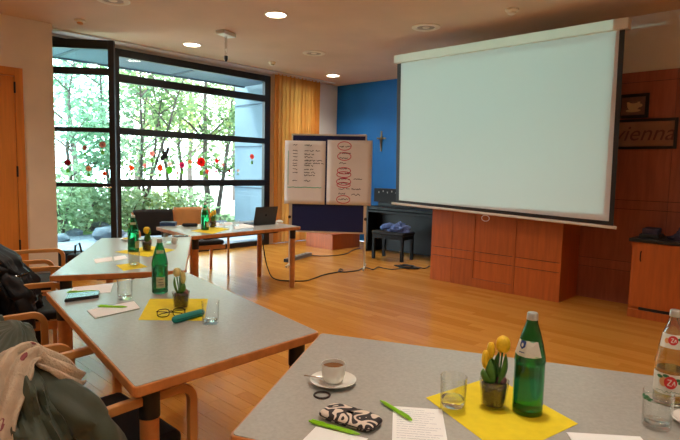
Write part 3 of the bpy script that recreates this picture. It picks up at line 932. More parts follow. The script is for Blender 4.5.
for k in range(26):
    a = k*1.9; cpts.append((cc.x+0.16*math.cos(a)*rs2.uniform(.5, 1), cc.y+0.22*math.sin(a)*rs2.uniform(.5, 1), 0.008+0.006*(k % 4)))
cable('cable', 'tangled black cable heap on the floor beside the cupboard', cpts+[fz(416, 267), fz(425, 268.5), fz(429, 266), (6.6, 4.35, 0.01)], 0.007, 4)

# ------------------------------------------------------------------ tables
TZ = 0.74
def table(label, corners, legs=None):
    c = Vector((sum(p[0] for p in corners)/4, sum(p[1] for p in corners)/4, 0))
    loc = [(p[0]-c.x, p[1]-c.y) for p in corners]
    t = thing('conference_table', label, 'table', c, 0, 'grey-topped seminar tables')
    edge = round_poly(loc, 0.022, 4)
    MB().prism(edge, 0.703, 0.7385).build('edge_band', 'beech', t, bevel=0.004)
    MB().prism(inset(edge, 0.007), 0.7385, TZ).build('table_top', 'laminate', t)
    ins = inset(loc, 0.075)
    for i in range(4):
        x, y = ins[i]
        lg = MB().lathe([(0.029, 0.0), (0.031, 0.01), (0.031, 0.60)], 16, (x, y, 0)).build('leg', 'beech', t, True)
        MB().lathe([(0.0345, 0.595), (0.0345, 0.703)], 16, (x, y, 0)).build('leg_sleeve', 'black_metal', lg, True)
    ri = inset(loc, 0.20)
    for i in range(4):
        a, b = Vector(ri[i]), Vector(ri[(i+1) % 4])
        d = (b-a).normalized()
        a2, b2 = a+d*0.03, b-d*0.03
        MB().tube([(a2.x, a2.y, 0.682), (b2.x, b2.y, 0.682)], 0, flat=(0.022, 0.04)).build('apron_rail', 'black_metal', t)
    return t
_a, _b = pz(320.5, 332.5, TZ), pz(680, 378.5, TZ)
dT1 = (_b-_a).to_2d().normalized()
T1b = _a.to_2d(); T1a = pz(228, 435, TZ).to_2d()
T1 = [tuple(T1a), tuple(T1a+dT1*1.6), tuple(T1b+dT1*1.6), tuple(T1b)]
table('grey-topped table set with the coffee cup and juice bottle', T1)
table('grey-topped table with spectacles, teal case and chairs hung with coats', [(0.712, 1.527), (1.532, 1.551), (1.784, 3.045), (0.936, 3.032)])
table('grey-topped table in the row between the coat chair table and laptop table', [(1.088, 3.451), (1.803, 3.095), (2.741, 4.585), (2.025, 4.97)])
table('grey-topped table with the open laptop near the pin board', [(2.752, 4.600), (4.24, 4.647), (4.36, 5.56), (2.868, 5.552)])

# ------------------------------------------------------------------ chairs (local +x is where the sitter looks)
CHG = 'wooden armchairs with black seats'
def make_chair(label, back='black_pad'):
    t = thing('armchair', label, 'chair', (0, 0, 0), 0, CHG)
    for s in (-1, 1):
        y = s*0.295
        prof = [(0.265, 0.0), (0.262, 0.30), (0.260, 0.605)] + arc(0.205, 0.605, 0.055, 0, PI/2, 6)[1:] + [(0.0, 0.655), (-0.235, 0.645)]
        sf = MB().tube([(x, y, z) for x, z in prof], 0, flat=(0.032, 0.026)).build('side_frame', 'beech_light', t, bevel=0.004)
        MB().tube([(-0.255, s*0.262, 0.0), (-0.235, s*0.262, 0.42), (-0.265, s*0.255, 0.70), (-0.31, s*0.245, 0.84)], 0, flat=(0.03, 0.036)).build('rear_leg', 'beech', t, bevel=0.004)
        MB().box(-0.22, 0.25, y-s*0.045-0.012, y-s*0.045+0.012, 0.36, 0.415).build('seat_rail', 'beech', t)
    MB().box(0.225, 0.25, -0.238, 0.238, 0.36, 0.415).build('front_rail', 'beech', t)
    MB().box(-0.225, 0.255, -0.245, 0.245, 0.4155, 0.475).build('seat', 'black_pad', t, bevel=0.022, bseg=3)
    def bk(u, v):
        yy = -0.24+0.48*u; zz = 0.55+0.32*v
        return Vector((-0.262-0.13*v**1.3*0.6 - 0.035*math.cos((u-0.5)*PI)+0.035, yy, zz))
    MB().grid(bk, 10, 8).build('backrest', back, t, True, solid=0.038 if back == 'black_pad' else 0.016)
    return t
def front_at(fx, fy, ang):   # chair whose arm fronts' midpoint is (fx,fy)
    return (fx-0.262*math.cos(ang), fy-0.262*math.sin(ang), 0)
CH = [('wooden armchair hung with an olive green coat and scarf', 0.955, 1.90, 1),
      ('wooden armchair between the coat chair and the black jacket chair', 0.845, 2.60, -8),
      ('wooden armchair hung with a black jacket', 1.30, 3.83, -20),
      ('wooden armchair with dark backrest nearest the wooden door', 1.56, 4.70, -26)]
base = make_chair(CH[0][0])
chairs = []
for i, (lab, fx, fy, a) in enumerate(CH):
    loc = front_at(fx, fy, R(a))
    if i == 0:
        base.location = loc; base.rotation_euler = (0, 0, R(a)); chairs.append(base)
    else:
        chairs.append(dup(base, loc, R(a), lab))
chairs.append(dup(base, (3.13, 5.96, 0), R(-103), 'wooden armchair with black backrest in front of the window'))
oc = make_chair('wooden armchair with plain orange wooden backrest in front of the window', 'beech_light')
oc.location = (3.77, 6.12, 0); oc.rotation_euler = (0, 0, R(-101))

# ------------------------------------------------------------------ table ware
E5 = 0.0005
def ptab(x, y): return pz(x, y, TZ)
def hollow(mb, outer, inner, seg=32, c=(0, 0, 0)):
    """closed vessel: outer profile going up, inner profile going down"""
    prof = [(0.0006, outer[0][1])] + outer + inner + [(0.0006, inner[-1][1])]
    return mb.lathe(prof, seg, c, caps=True)
BOT_O = [(0.036, 0.0), (0.041, 0.004), (0.042, 0.012), (0.042, 0.150), (0.0435, 0.155), (0.0425, 0.160), (0.041, 0.172), (0.034, 0.205), (0.024, 0.240), (0.0165, 0.262), (0.0145, 0.275), (0.0145, 0.283)]
BOT_I = [(0.0115, 0.283), (0.0115, 0.275), (0.0135, 0.262), (0.021, 0.240), (0.031, 0.205), (0.038, 0.172), (0.039, 0.150), (0.039, 0.016), (0.030, 0.010)]
def bot_r(z):
    for (r0, z0), (r1, z1) in zip(BOT_O[3:], BOT_O[4:]):
        if z0 <= z <= z1: return r0+(r1-r0)*(z-z0)/max(1e-6, z1-z0)
    return 0.042
def wrap(pts2, zc, off, ang, rf):
    """thin patch of outline pts2 (metres along the surface, height) on a turned surface; fan triangulated"""
    mb = MB(); n = len(pts2)
    def mp(a, h, o_):
        r = rf(zc+h)+o_; th = ang+a/max(0.008, rf(zc+h)); return (r*math.cos(th), r*math.sin(th), zc+h)
    c = (sum(p[0] for p in pts2)/n, sum(p[1] for p in pts2)/n)
    K = 4; vs = []; fs = []
    for j in range(K+1):
        f = j/K
        for p in pts2:
            vs.append(mp(c[0]+(p[0]-c[0])*max(f, 0.01), c[1]+(p[1]-c[1])*max(f, 0.01), off))
    for j in range(K):
        for i in range(n):
            i2 = (i+1) % n
            fs.append((j*n+i, j*n+i2, (j+1)*n+i2, (j+1)*n+i))
    fs.append(tuple(range(n)))
    return mb.add(vs, fs)
def rect2(w, h, n=8):
    return [(-w/2+w*i/n, -h/2) for i in range(n+1)] + [(w/2-w*i/n, h/2) for i in range(n+1)]
def disc2(r, ry=None, n=20):
    return [(r*math.cos(2*PI*k/n), (ry or r)*math.sin(2*PI*k/n)) for k in range(n)]
def cap(parent, z=0.272, r=0.0152):
    MB().lathe([(r, z), (r*1.02, z+0.004), (r*0.98, z+0.017), (r*0.85, z+0.020)], 20).build('cap', 'cap_silver', parent, True)
def green_bottle(p, label, style):
    d = Vector((-p.x, -p.y)); face = math.atan2(d.y, d.x)
    t = thing('water_bottle', label, 'bottle', (p.x, p.y, TZ+E5), 0, 'green glass water bottles')
    hollow(MB(), BOT_O, BOT_I).build('glass_body', 'bottle_green', t, True)
    MB().lathe([(0.0295, 0.0105), (0.0384, 0.0165), (0.0384, 0.145)], 24).build('water', 'water', t, True)
    cap(t)
    if style == 'emblem':
        f2 = face-0.15
        lb = wrap([(-0.044, -0.022), (-0.022, -0.0235), (0.0, -0.024), (0.022, -0.0235), (0.044, -0.022), (0.028, 0.020), (0.0, 0.021), (-0.028, 0.020)], 0.196, 0.0018, face-0.30, bot_r).build('shoulder_label', 'label_white', t)
        MB()
        e_ = wrap([(-0.008, 0.010), (0.0, 0.013), (0.008, 0.010), (0.008, -0.004), (0.0, -0.012), (-0.008, -0.004)], 0.204, 0.0030, face-0.62, bot_r).build('emblem', 'label_blue', lb)
        wrap(disc2(0.003, 0.0055, 10), 0.2045, 0.0038, face-0.62, bot_r).build('emblem_star', 'label_white', lb)
        wrap(rect2(0.016, 0.0025), 0.184, 0.0030, face-0.60, bot_r).build('small_print', 'label_blue', lb)
    elif style == 'body':
        lb = wrap(rect2(0.046, 0.060), 0.062, 0.0008, face+0.10, bot_r).build('body_label', 'label_old', t)
        for k in range(3):
            wrap(rect2(0.032-0.006*k, 0.003), 0.050+k*0.014, 0.0014, face+0.10, bot_r).build('small_print', 'ink_black', lb)
        wrap(rect2(0.040, 0.018), 0.225, 0.0008, face+0.1, bot_r).build('neck_label', 'label_old', t)
    else:
        wrap(rect2(0.046, 0.018), 0.228, 0.0008, face, bot_r).build('neck_label', 'label_old', t)
        wrap(rect2(0.05, 0.055), 0.062, 0.0008, face+0.9, bot_r).build('body_label', 'label_old', t)
    return t
green_bottle(ptab(527, 412), 'green glass bottle with white shoulder label and blue emblem on yellow napkin', 'emblem')
green_bottle(ptab(160, 292.5), 'green glass bottle with faded square label beside the potted pale tulips', 'body')
green_bottle(ptab(133.5, 252), 'green glass bottle on the table row next to bright yellow potted tulips', 'plain')
green_bottle(ptab(205, 230), 'green glass bottle on the laptop table', 'plain')

# clear juice bottle
def juice_bottle(p):
    face = math.atan2(-p.y, -p.x)
    t = thing('juice_bottle', 'clear glass juice bottle with white label and red round emblem', 'bottle', (p.x, p.y, TZ+E5))
    O = [(0.036, 0.0), (0.0415, 0.004), (0.042, 0.012), (0.042, 0.115), (0.044, 0.125), (0.043, 0.135), (0.039, 0.150), (0.038, 0.160), (0.037, 0.175), (0.030, 0.212), (0.021, 0.238), (0.016, 0.258), (0.0145, 0.270), (0.0145, 0.278)]
    I = [(max(0.009, r-0.003), z) for r, z in reversed(O[3:])] + [(0.039, 0.016), (0.030, 0.010)]
    hollow(MB(), O, I).build('glass_body', 'bottle_clear', t, True)
    MB().lathe([(0.0295, 0.0105), (0.0384, 0.0165), (0.0384, 0.110)], 24).build('juice', 'juice', t, True)
    cap(t, 0.268)
    def rf(z):
        for (r0, z0), (r1, z1) in zip(O[3:], O[4:]):
            if z0 <= z <= z1: return r0+(r1-r0)*(z-z0)/max(1e-6, z1-z0)
        return 0.042
    f = face-0.05
    a = wrap(rect2(0.120, 0.062, 24), 0.070, 0.0008, f, rf).build('front_label', 'label_white', t)
    wrap(disc2(0.0165, 0.019), 0.077, 0.002, f+0.1, rf).build('red_emblem', 'label_red', a)
    wrap(disc2(0.012, 0.014), 0.076, 0.0014, f-0.32, rf).build('apple_print', 'label_peach', a)
    for k, (da, dz) in enumerate(((-0.6, 0.09), (-0.2, 0.095), (0.52, 0.086), (0.75, 0.078))):
        wrap(disc2(0.009, 0.005, 10), dz, 0.0015, f+da, rf).build('leaf_print', 'label_green', a)
    # letters in the emblem and the script line below, drawn as thin strokes on the label
    def letter(strokes, zc, off, ang, w, m, par, name):
        mb = MB()
        for (x0, y0, x1, y1) in strokes:
            d = Vector((x1-x0, y1-y0)); nn = Vector((-d.y, d.x)).normalized()*w/2
            vs = []
            for (x, y) in ((x0-nn.x, y0-nn.y), (x1-nn.x, y1-nn.y), (x1+nn.x, y1+nn.y), (x0+nn.x, y0+nn.y)):
                r = rf(zc+y)+off; th = ang+x/rf(zc+y)
                vs.append((r*math.cos(th), r*math.sin(th), zc+y))
            mb.add(vs, [(0, 1, 2, 3)])
        return mb.build(name, m, par)
    Zs = [(-0.008, 0.008, 0.002, 0.009), (0.002, 0.009, -0.007, -0.008), (-0.007, -0.008, 0.003, -0.009), (0.004, -0.006, 0.009, 0.006), (0.009, 0.006, 0.011, -0.007)]
    letter(Zs, 0.077, 0.0028, f+0.1, 0.002, 'label_white', a, 'emblem_letter')
    rr = random.Random(3); st = []; x = -0.036; y = 0
    while x < 0.036:
        nx_ = x+0.004; ny = rr.uniform(-0.004, 0.004); st.append((x, y, nx_, ny)); x, y = nx_, ny
    letter(st, 0.048, 0.0014, f, 0.0014, 'label_green', a, 'script_line')
    b = wrap(rect2(0.075, 0.040, 16), 0.198, 0.0008, f, rf).build('neck_label', 'label_white', t)
    wrap(disc2(0.0125, 0.0135), 0.202, 0.0018, f+0.05, rf).build('red_emblem', 'label_red', b)
    letter([(s[0]*0.65, s[1]*0.65, s[2]*0.65, s[3]*0.65) for s in Zs], 0.202, 0.0026, f+0.05, 0.0016, 'label_white', b, 'emblem_letter')
    wrap(disc2(0.007, 0.008, 12), 0.199, 0.0013, f-0.42, rf).build('apple_print', 'label_peach', b)
    wrap(disc2(0.007, 0.004, 10), 0.206, 0.0013, f+0.6, rf).build('leaf_print', 'label_green', b)
juice_bottle(ptab(668, 403))

def tumbler(p, label, water=0.0, r=0.038, h=0.10, sprig=False):
    t = thing('drinking_glass', label, 'glass', (p.x, p.y, TZ+E5), 0, 'clear drinking glasses')
    O = [(r*0.86, 0.0), (r*0.92, 0.003), (r*0.94, 0.015), (r, h-0.001), (r-0.0008, h)]
    I = [(r-0.0016, h-0.001), (r*0.94-0.0022, 0.018), (r*0.80, 0.013)]
    hollow(MB(), O, I).build('glass_body', 'clear_tumbler', t, True)
    MB().lathe([(r*0.70, 0.0135), (r*0.78, 0.0140), (r*0.78, 0.019), (r*0.60, 0.0215)], 20).build('thick_base', 'tumbler_glass', t, True) if not water else None
    if water:
        MB().lathe([(r*0.79, 0.0132), (r*0.94-0.0026, 0.0185), (r*0.94-0.0026+0.06*r*(water/h), water)], 24).build('water', 'water', t, True)
    if sprig:
        MB().lathe([(r+0.0006, h*0.80), (r+0.0006, h*0.80+0.001)], 24, caps=False).build('rim_line', 'label_green', t)
        f = math.atan2(-p.y, -p.x)
        for k in range(7):
            wrap(disc2(0.007, 0.003, 8), h*(0.86+0.05*math.sin(k*2.1)), 0.001, f-1.2+k*0.12, lambda z: r*0.985).build('leaf_print', 'label_green', t)
    return t
tumbler(ptab(452.5, 409.5), 'drinking glass with a little water beside the potted yellow tulips on foreground table', 0.035)
tumbler(ptab(656, 427), 'empty drinking glass with green leaf print beside the juice bottle', 0, sprig=True)
tumbler(ptab(125, 299), 'drinking glass standing between two notepads', 0)
tumbler(ptab(210.5, 323.5), 'drinking glass beside the teal case', 0)
tumbler(ptab(134, 266.5), 'drinking glass standing on its own small yellow napkin', 0)
tumbler(ptab(168, 244), 'drinking glass at the end of the table row near the laptop table', 0)
tumbler(ptab(236, 227), 'drinking glass among papers on the laptop table', 0, h=0.085)
tumbler(ptab(222, 225), 'drinking glass behind the potted tulips on the laptop table', 0, h=0.085)

def tulip_pot(p, label, flower, heads, pot_h=0.082):
    t = thing('potted_tulips', label, 'potted plant', (p.x, p.y, TZ+0.0012), 0, 'glass pots of small tulips')
    O = [(0.030, 0.0), (0.034, 0.004), (0.042, pot_h), (0.0415, pot_h+0.001)]
    I = [(0.0385, pot_h), (0.0315, 0.010), (0.027, 0.008)]
    hollow(MB(), O, I, 24).build('glass_pot', 'clear_tumbler', t, True)
    MB().lathe([(0.0265, 0.0085), (0.031, 0.0105), (0.0365, pot_h-0.014), (0.030, pot_h-0.008)], 20).build('soil', 'soil', t, True)
    MB().ball((0.016, -0.014, pot_h-0.002), (0.015, 0.015, 0.016)).build('bulb', 'bulb', t, True)
    for (x, y, h, rx, rz_, m) in heads:
        b0 = Vector((x*0.5, y*0.5, pot_h-0.012)); b1 = Vector((x, y, h-rz_*0.8))
        st = MB().tube([b0, b0.lerp(b1, 0.5)+Vector((0.002, 0, 0)), b1], [0.0035, 0.003, 0.003], 8).build('stem', 'stem_green', t, True)
        mb = MB()
        mb.lathe([(0.001, -rz_), (rx*0.75, -rz_*0.7), (rx, -rz_*0.1), (rx*0.8, rz_*0.5), (rx*0.35, rz_*0.95), (0.001, rz_)], 14, (x, y, h))
        fh = mb.build('flower_head', m, t, True)
        for k in range(3):
            a = k*2.1+x*40
            MB().ball((x+rx*0.35*math.cos(a), y+rx*0.35*math.sin(a), h), (rx*0.75, rx*0.75, rz_*0.98), 10, 8).build('petal', m, fh, True)
        # leaves around the stem
        for k in range(2):
            a = k*PI+x*50+0.6
            d = Vector((math.cos(a), math.sin(a), 0))
            mb = MB(); vs = []; fs = []
            L = (h-pot_h)*0.95; w = 0.014
            side = Vector((-d.y, d.x, 0))
            N = 7
            for i in range(N+1):
                f = i/N
                c = b0.lerp(b1, f*0.95) + d*(0.006+0.010*math.sin(f*PI*0.8)) + Vector((0, 0, 0))
                ww_ = w*math.sin(PI*(0.15+0.85*f))**0.7 if f < 0.999 else 0.0006
                vs += [c-side*ww_, c+d*0.003, c+side*ww_]
            for i in range(N):
                o_ = i*3
                fs += [(o_, o_+1, o_+4, o_+3), (o_+1, o_+2, o_+5, o_+4)]
            mb.add(vs, fs).build('leaf', 'stem_green', t, True, solid=0.0012)
    return t
TY = 'tulip_yellow'
tulip_pot(ptab(493, 407), 'glass pot of yellow tulips beside the emblem bottle on yellow napkin', TY,
          [(0.014, -0.014, 0.188, 0.0200, 0.025, TY), (-0.006, 0.012, 0.168, 0.0115, 0.024, TY), (-0.014, 0.022, 0.140, 0.0125, 0.028, TY)])
tulip_pot(ptab(181, 308.5), 'glass pot of pale faded tulips in front of the spectacles', 'tulip_pale',
          [(-0.012, 0.016, 0.175, 0.019, 0.022, 'tulip_pale'), (0.008, -0.008, 0.150, 0.012, 0.030, 'tulip_pale')])
tulip_pot(ptab(147, 251), 'glass pot with a bright yellow tulip on the table row', TY,
          [(0.0, 0.0, 0.165, 0.026, 0.028, TY), (0.014, -0.016, 0.150, 0.012, 0.024, 'stem_green')])
tulip_pot(ptab(213, 228), 'glass pot of small tulips on the laptop table', TY,
          [(0.0, 0.01, 0.16, 0.016, 0.03, TY), (0.012, -0.02, 0.175, 0.014, 0.03, TY), (-0.02, 0.02, 0.14, 0.012, 0.026, TY)])

# ------------------------------------------------------------------ flat things on the tables
def flat_quad(name, label, cat, px4, m, z=TZ, th=0.0012, wave=0.0, group=None):
    P = [pz(x, y, z) for x, y in px4]
    c = sum(P, Vector())/4
    o = MB()
    n = 9
    def fn(u, v):
        q = (P[0]*(1-u)+P[1]*u)*(1-v) + (P[3]*(1-u)+P[2]*u)*v
        return Vector((q.x-c.x, q.y-c.y, th/2+wave*(0.5+0.5*math.sin(u*7+v*4))*(0.3+abs(u-0.5)+abs(v-0.5))))
    o.grid(fn, n, n)
    ob = o.build(name, m, None, False, solid=th)
    ob.location = (c.x, c.y, z+E5*0.6)
    return tag(ob, label, cat, group)
NG = 'yellow paper napkins'
PG = 'white paper sheets on the tables'
n1 = [pz(*q, TZ) for q in ((426, 398), (493, 376.5), (578, 424))]
n4 = n1[0]+n1[2]-n1[1]
def to_px(P):
    d = P-CAM; w = d.dot(_fw); return (340+F_PX*d.dot(CR)/w, 220-F_PX*d.dot(CU)/w)
flat_quad('paper_napkin', 'large yellow napkin under the emblem bottle and tulip pot', 'napkin', ((426, 398), (493, 376.5), (578, 424), to_px(n4)), 'yellow_paper', group=NG)
flat_quad('paper_napkin', 'yellow napkin under the spectacles and pale tulip pot', 'napkin', ((150, 299), (208, 299), (204, 321), (138.5, 320)), 'yellow_paper', group=NG)
flat_quad('paper_napkin', 'yellow napkin under the bright yellow tulip pot on the table row', 'napkin', ((115, 252), (150, 246), (175, 250), (148, 257)), 'yellow_paper', group=NG)
flat_quad('paper_napkin', 'small yellow napkin under a single drinking glass', 'napkin', ((116, 265.2), (138, 262.5), (147.5, 267), (123.5, 270.8)), 'yellow_paper', group=NG)
flat_quad('paper_napkin', 'yellow napkin under the bottle on the laptop table', 'napkin', ((191, 231), (211, 226.5), (230, 229), (212, 234)), 'yellow_paper', group=NG)

def page(label, px4, lines=0, pad=0.0):
    t = None
    if pad:
        P = [pz(x, y, TZ) for x, y in px4]; c = sum(P, Vector())/4
        t = thing('notepad', label, 'notepad', (c.x, c.y, TZ+E5))
        poly = [(p.x-c.x, p.y-c.y) for p in P]
        MB().prism(poly, 0, pad*0.8).build('pages', 'paper', t)
        MB().prism(inset(poly, 0.002), pad*0.8, pad).build('top_sheet', 'paper', t)
        MB().prism(inset(poly, -0.001), -0.0003, 0.0012).build('backing', 'label_green', t)
        return t
    P = [pz(x, y, TZ) for x, y in px4]; c = sum(P, Vector())/4
    t = thing('paper_sheet', label, 'paper sheet', (c.x, c.y, TZ+E5), 0, PG)
    def at_(u, v, h):
        q = (P[0]*(1-u)+P[1]*u)*(1-v) + (P[3]*(1-u)+P[2]*u)*v
        return Vector((q.x-c.x, q.y-c.y, h))
    poly = [(p.x-c.x, p.y-c.y) for p in P]
    MB().prism(poly, 0, 0.001).build('sheet', 'paper', t)
    if lines:
        mb = MB(); rr = random.Random(lines)
        for k in range(lines):
            v = 0.08+0.84*k/lines
            u = 0.08
            e = rr.uniform(0.6, 0.95)
            while u < e:
                u2 = min(e, u+rr.uniform(0.03, 0.06)); dv = rr.uniform(-0.006, 0.006)
                mb.add([at_(u, v+dv, 0.0012), at_(u2, v-dv, 0.0012), at_(u2, v-dv+0.007, 0.0012), at_(u, v+dv+0.007, 0.0012)], [(0, 1, 2, 3)])
                u = u2+rr.choice((0.0, 0.0, 0.02))
        o_ = mb.build('handwriting', 'ink_blue', t); o_['kind'] = 'stuff'
    return t
def rectpx(a, b, depth):
    """four pixels of a rectangle on the table with far edge a-b"""
    A_, B_ = pz(*a, TZ), pz(*b, TZ); d = (B_-A_).normalized(); n_ = Vector((d.y, -d.x, 0))
    if n_.dot(-A_) < 0: n_ = -n_
    return (a, b, to_px(B_+n_*depth), to_px(A_+n_*depth))
page('handwritten sheet beside the patterned pouch with a green pen on its corner', rectpx((393, 406.5), (442, 410), 0.21), 14)
page('blank white sheet under the green pen below the patterned pouch', rectpx((316, 427), (368, 439), 0.2))
page('blank white sheet in front of the leaf print drinking glass', rectpx((566, 432.5), (640, 437), 0.2))
page('thin notepad with a green pen on it beside the yellow napkin', ((87, 311), (134, 301.8), (140, 308.8), (95, 318.7)), pad=0.004)
page('white sheet behind the black notebook', ((73, 287.5), (113.5, 283.4), (110.6, 292.5), (69, 295.5)))
page('small white card on the table row left of the drinking glass', ((93.5, 259.2), (112, 256.8), (112.5, 261), (95.5, 263.2)))
page('small white card on the table row touching the napkin', ((113.5, 256.8), (125, 255.4), (128, 258.6), (114, 260.8)))
page('white sheet lying in front of the laptop', ((233, 225), (252, 223), (254, 227.5), (235, 229)), 6)
page('white sheet lying between glasses on the laptop table', ((214, 223.5), (231, 222), (234, 224.5), (217, 226.5)))
nb = [pz(*q, TZ) for q in ((64.3, 302.5), (98.8, 298), (100, 293.4), (68, 296.4))]
c = sum(nb, Vector())/4
t = thing('notebook', 'black notebook with a green edge on the coat chair table', 'notebook', (c.x, c.y, TZ+E5))
poly = [(p.x-c.x, p.y-c.y) for p in nb]
MB().prism(poly, 0, 0.014).build('cover', 'phone_black', t, bevel=0.003)
MB().prism(inset(poly, 0.004), 0.014, 0.017).build('top_cover', 'frame_panel', t)

def pen(label, a, b, z=TZ+0.0012, m='lime_plastic', r=0.0055):
    A_, B_ = pz(*a, z), pz(*b, z)
    d = B_-A_; L = d.length; ang = math.atan2(d.y, d.x)
    t = thing('ballpoint_pen', label, 'pen', (A_.x, A_.y, z+r+0.0004), ang, 'lime green ballpoint pens')
    MB().tube([(0, 0, 0), (L*0.05, 0, 0), (L*0.82, 0, 0), (L*0.95, 0, 0), (L, 0, 0)], [r*0.8, r, r, r*0.55, r*0.15], 12).build('barrel', m, t, True)
    MB().tube([(-0.006, 0, 0), (0.0, 0, 0)], r*0.5, 10).build('push_button', m, t, True)
    MB().box(0.004, 0.042, -0.0015, 0.0015, r*0.8, r+0.0018).build('clip', m, t)
pen('lime green pen lying below the patterned pouch', (311, 423.5), (360, 436.5), TZ+0.0015)
pen('lime green pen crossing the corner of the handwritten sheet', (410, 421), (380, 402), TZ+0.0015)
pen('lime green pen on the thin notepad', (99, 307.3), (127.5, 308), TZ+0.0045)
pen('lime green pen on the white sheet behind the black notebook', (68, 293.5), (97, 291.8), TZ+0.0015)

# coffee cup, saucer, spoon
cp = ptab(333, 384)
t = thing('saucer', 'white porcelain saucer under the coffee cup', 'saucer', (cp.x, cp.y, TZ+E5))
prof = [(0.040, 0.0), (0.043, 0.002), (0.060, 0.008), (0.074, 0.016), (0.0745, 0.0175), (0.073, 0.018), (0.058, 0.0105), (0.040, 0.006), (0.030, 0.005)]
MB().lathe(prof, 40).build('dish', 'porcelain', t, True)
MB().lathe([(0.0295, 0.0052), (0.0293, 0.0064), (0.027, 0.0064)], 32).build('well_ring', 'porcelain', t, True)
t = thing('coffee_cup', 'white porcelain cup of milky coffee on a saucer', 'cup', (cp.x, cp.y, TZ+0.0075))
hollow(MB(), [(0.024, 0), (0.026, 0.002), (0.031, 0.006), (0.0365, 0.022), (0.0385, 0.060), (0.0382, 0.0615)], [(0.0365, 0.061), (0.0345, 0.024), (0.028, 0.009), (0.020, 0.006)], 36).build('cup_body', 'porcelain', t, True)
MB().lathe([(0.0345, 0.046), (0.0352, 0.0505)], 32).build('coffee', 'coffee', t, True)
ha = math.atan2(CR.y, CR.x)+R(75)
MB().tube([(math.cos(ha)*x, math.sin(ha)*x, z) for x, z in ((0.036, 0.052), (0.050, 0.054), (0.058, 0.044), (0.056, 0.030), (0.045, 0.021), (0.035, 0.022))], 0.0042, 10).build('handle', 'porcelain', t, True)
sa, sbp = pz(304, 376, TZ+0.02), pz(320.5, 378.5, TZ+0.02)
d = (sbp-sa).normalized()
t = thing('teaspoon', 'small metal spoon resting on the saucer rim', 'spoon', (sa.x, sa.y, TZ+0.0215), math.atan2(d.y, d.x))
MB().tube([(0, 0, 0.0), (0.02, 0, 0.001), (0.06, 0, 0.0005)], 0, flat=(0.008, 0.0016)).build('handle', 'chrome', t, bevel=0.0004)
MB().ball((0.075, 0, -0.0005), (0.018, 0.011, 0.0035)).build('bowl', 'chrome', t, True)

hp = ptab(322, 396)
t = MB().tube([(0.0235*math.cos(a), 0.0235*math.sin(a), 0) for a in [2*PI*k/32 for k in range(33)]], 0.003, 8, cap=False).build('hair_tie', 'rubber', None, True)
t.location = (hp.x, hp.y, TZ+0.0036); tag(t, 'dark brown hair tie lying below the saucer', 'hair tie')

# patterned pouch
ca, cb2 = pz(325, 413.5, TZ), pz(377, 429.5, TZ)
cc = (ca+cb2)/2; d = cb2-ca
t = thing('patterned_pouch', 'small black and cream patterned pouch beside the hair tie', 'pouch', (cc.x, cc.y, TZ+E5), math.atan2(d.y, d.x))
L = d.length/2+0.002; Wd = 0.044
def pouch(u, v):
    a = 2*PI*u
    ex = 0.45
    cxx = math.copysign(abs(math.cos(a))**ex, math.cos(a)); syy = math.copysign(abs(math.sin(a))**ex, math.sin(a))
    ph = -PI/2+PI*v
    ph = max(-PI/2+0.02, min(PI/2-0.02, ph))
    k = abs(math.cos(ph))**0.5
    return Vector((cxx*L*k, syy*Wd*k, 0.0125+0.0125*math.copysign(abs(math.sin(ph))**0.7, math.sin(ph))))
MB().grid(pouch, 40, 15, True).build('cover', 'case_print', t, True)
MB().tube([(L*1.002*math.copysign(abs(math.cos(a))**0.45, math.cos(a)), Wd*1.002*math.copysign(abs(math.sin(a))**0.45, math.sin(a)), 0.0125) for a in [2*PI*k/48 for k in range(49)]], 0.0018, 6, cap=False).build('zip', 'rubber', t, True)

# plate at the right edge
q = ptab(703, 427)
t = thing('saucer', 'plain white saucer at the edge of the foreground table by the leaf print glass', 'saucer', (q.x, q.y, TZ+E5))
MB().lathe(prof, 40).build('dish', 'porcelain', t, True)
MB().lathe([(0.0295, 0.0052), (0.0293, 0.0064), (0.027, 0.0064)], 32).build('well_ring', 'porcelain', t, True)

# teal case
ta, tb = pz(172.5, 324, TZ), pz(204, 315.5, TZ)
d = tb-ta
t = thing('teal_case', 'long teal spectacle case in front of the spectacles', 'case', (ta.x, ta.y, TZ+E5), math.atan2(d.y, d.x))
Lc = d.length
mb = MB().tube([(0, 0, 0.017), (0.006, 0, 0.017), (0.02, 0, 0.017), (Lc-0.02, 0, 0.017), (Lc-0.006, 0, 0.017), (Lc, 0, 0.017)], [0.006, 0.013, 0.0168, 0.0168, 0.013, 0.006], 14)
mb.build('body', 'teal_cloth', t, True)
MB().box(0.012, Lc-0.012, -0.0178, -0.0162, 0.0165, 0.0185).build('seam', 'frame_panel', t)

# spectacles
ga, gb = pz(156, 314, TZ+0.02), pz(186, 312, TZ+0.02)
d = gb-ga; Wg = d.length
t = thing('spectacles', 'black-rimmed spectacles lying folded on the yellow napkin', 'spectacles', (ga.x, ga.y, TZ+0.0022), math.atan2(d.y, d.x))
def lens_path(cx_):
    return [(cx_+0.026*math.copysign(abs(math.cos(a))**0.7, math.cos(a)), 0.0, 0.020+0.018*math.copysign(abs(math.sin(a))**0.7, math.sin(a))) for a in [2*PI*k/24 for k in range(25)]]
for cx_ in (Wg/2-0.034, Wg/2+0.034):
    rm = MB().tube(lens_path(cx_), 0.0019, 6, cap=False).build('rim', 'phone_black', t, True)
    MB().prism([(p_[0], p_[2]) for p_ in lens_path(cx_)[:-1]], -0.0005, 0.0005, Matrix(((1, 0, 0, 0), (0, 0, -1, 0), (0, 1, 0, 0), (0, 0, 0, 1)))).build('lens', 'pane_glass', rm)
MB().tube([(Wg/2-0.009, 0, 0.026), (Wg/2, -0.001, 0.029), (Wg/2+0.009, 0, 0.026)], 0.0018, 6).build('bridge', 'phone_black', t, True)
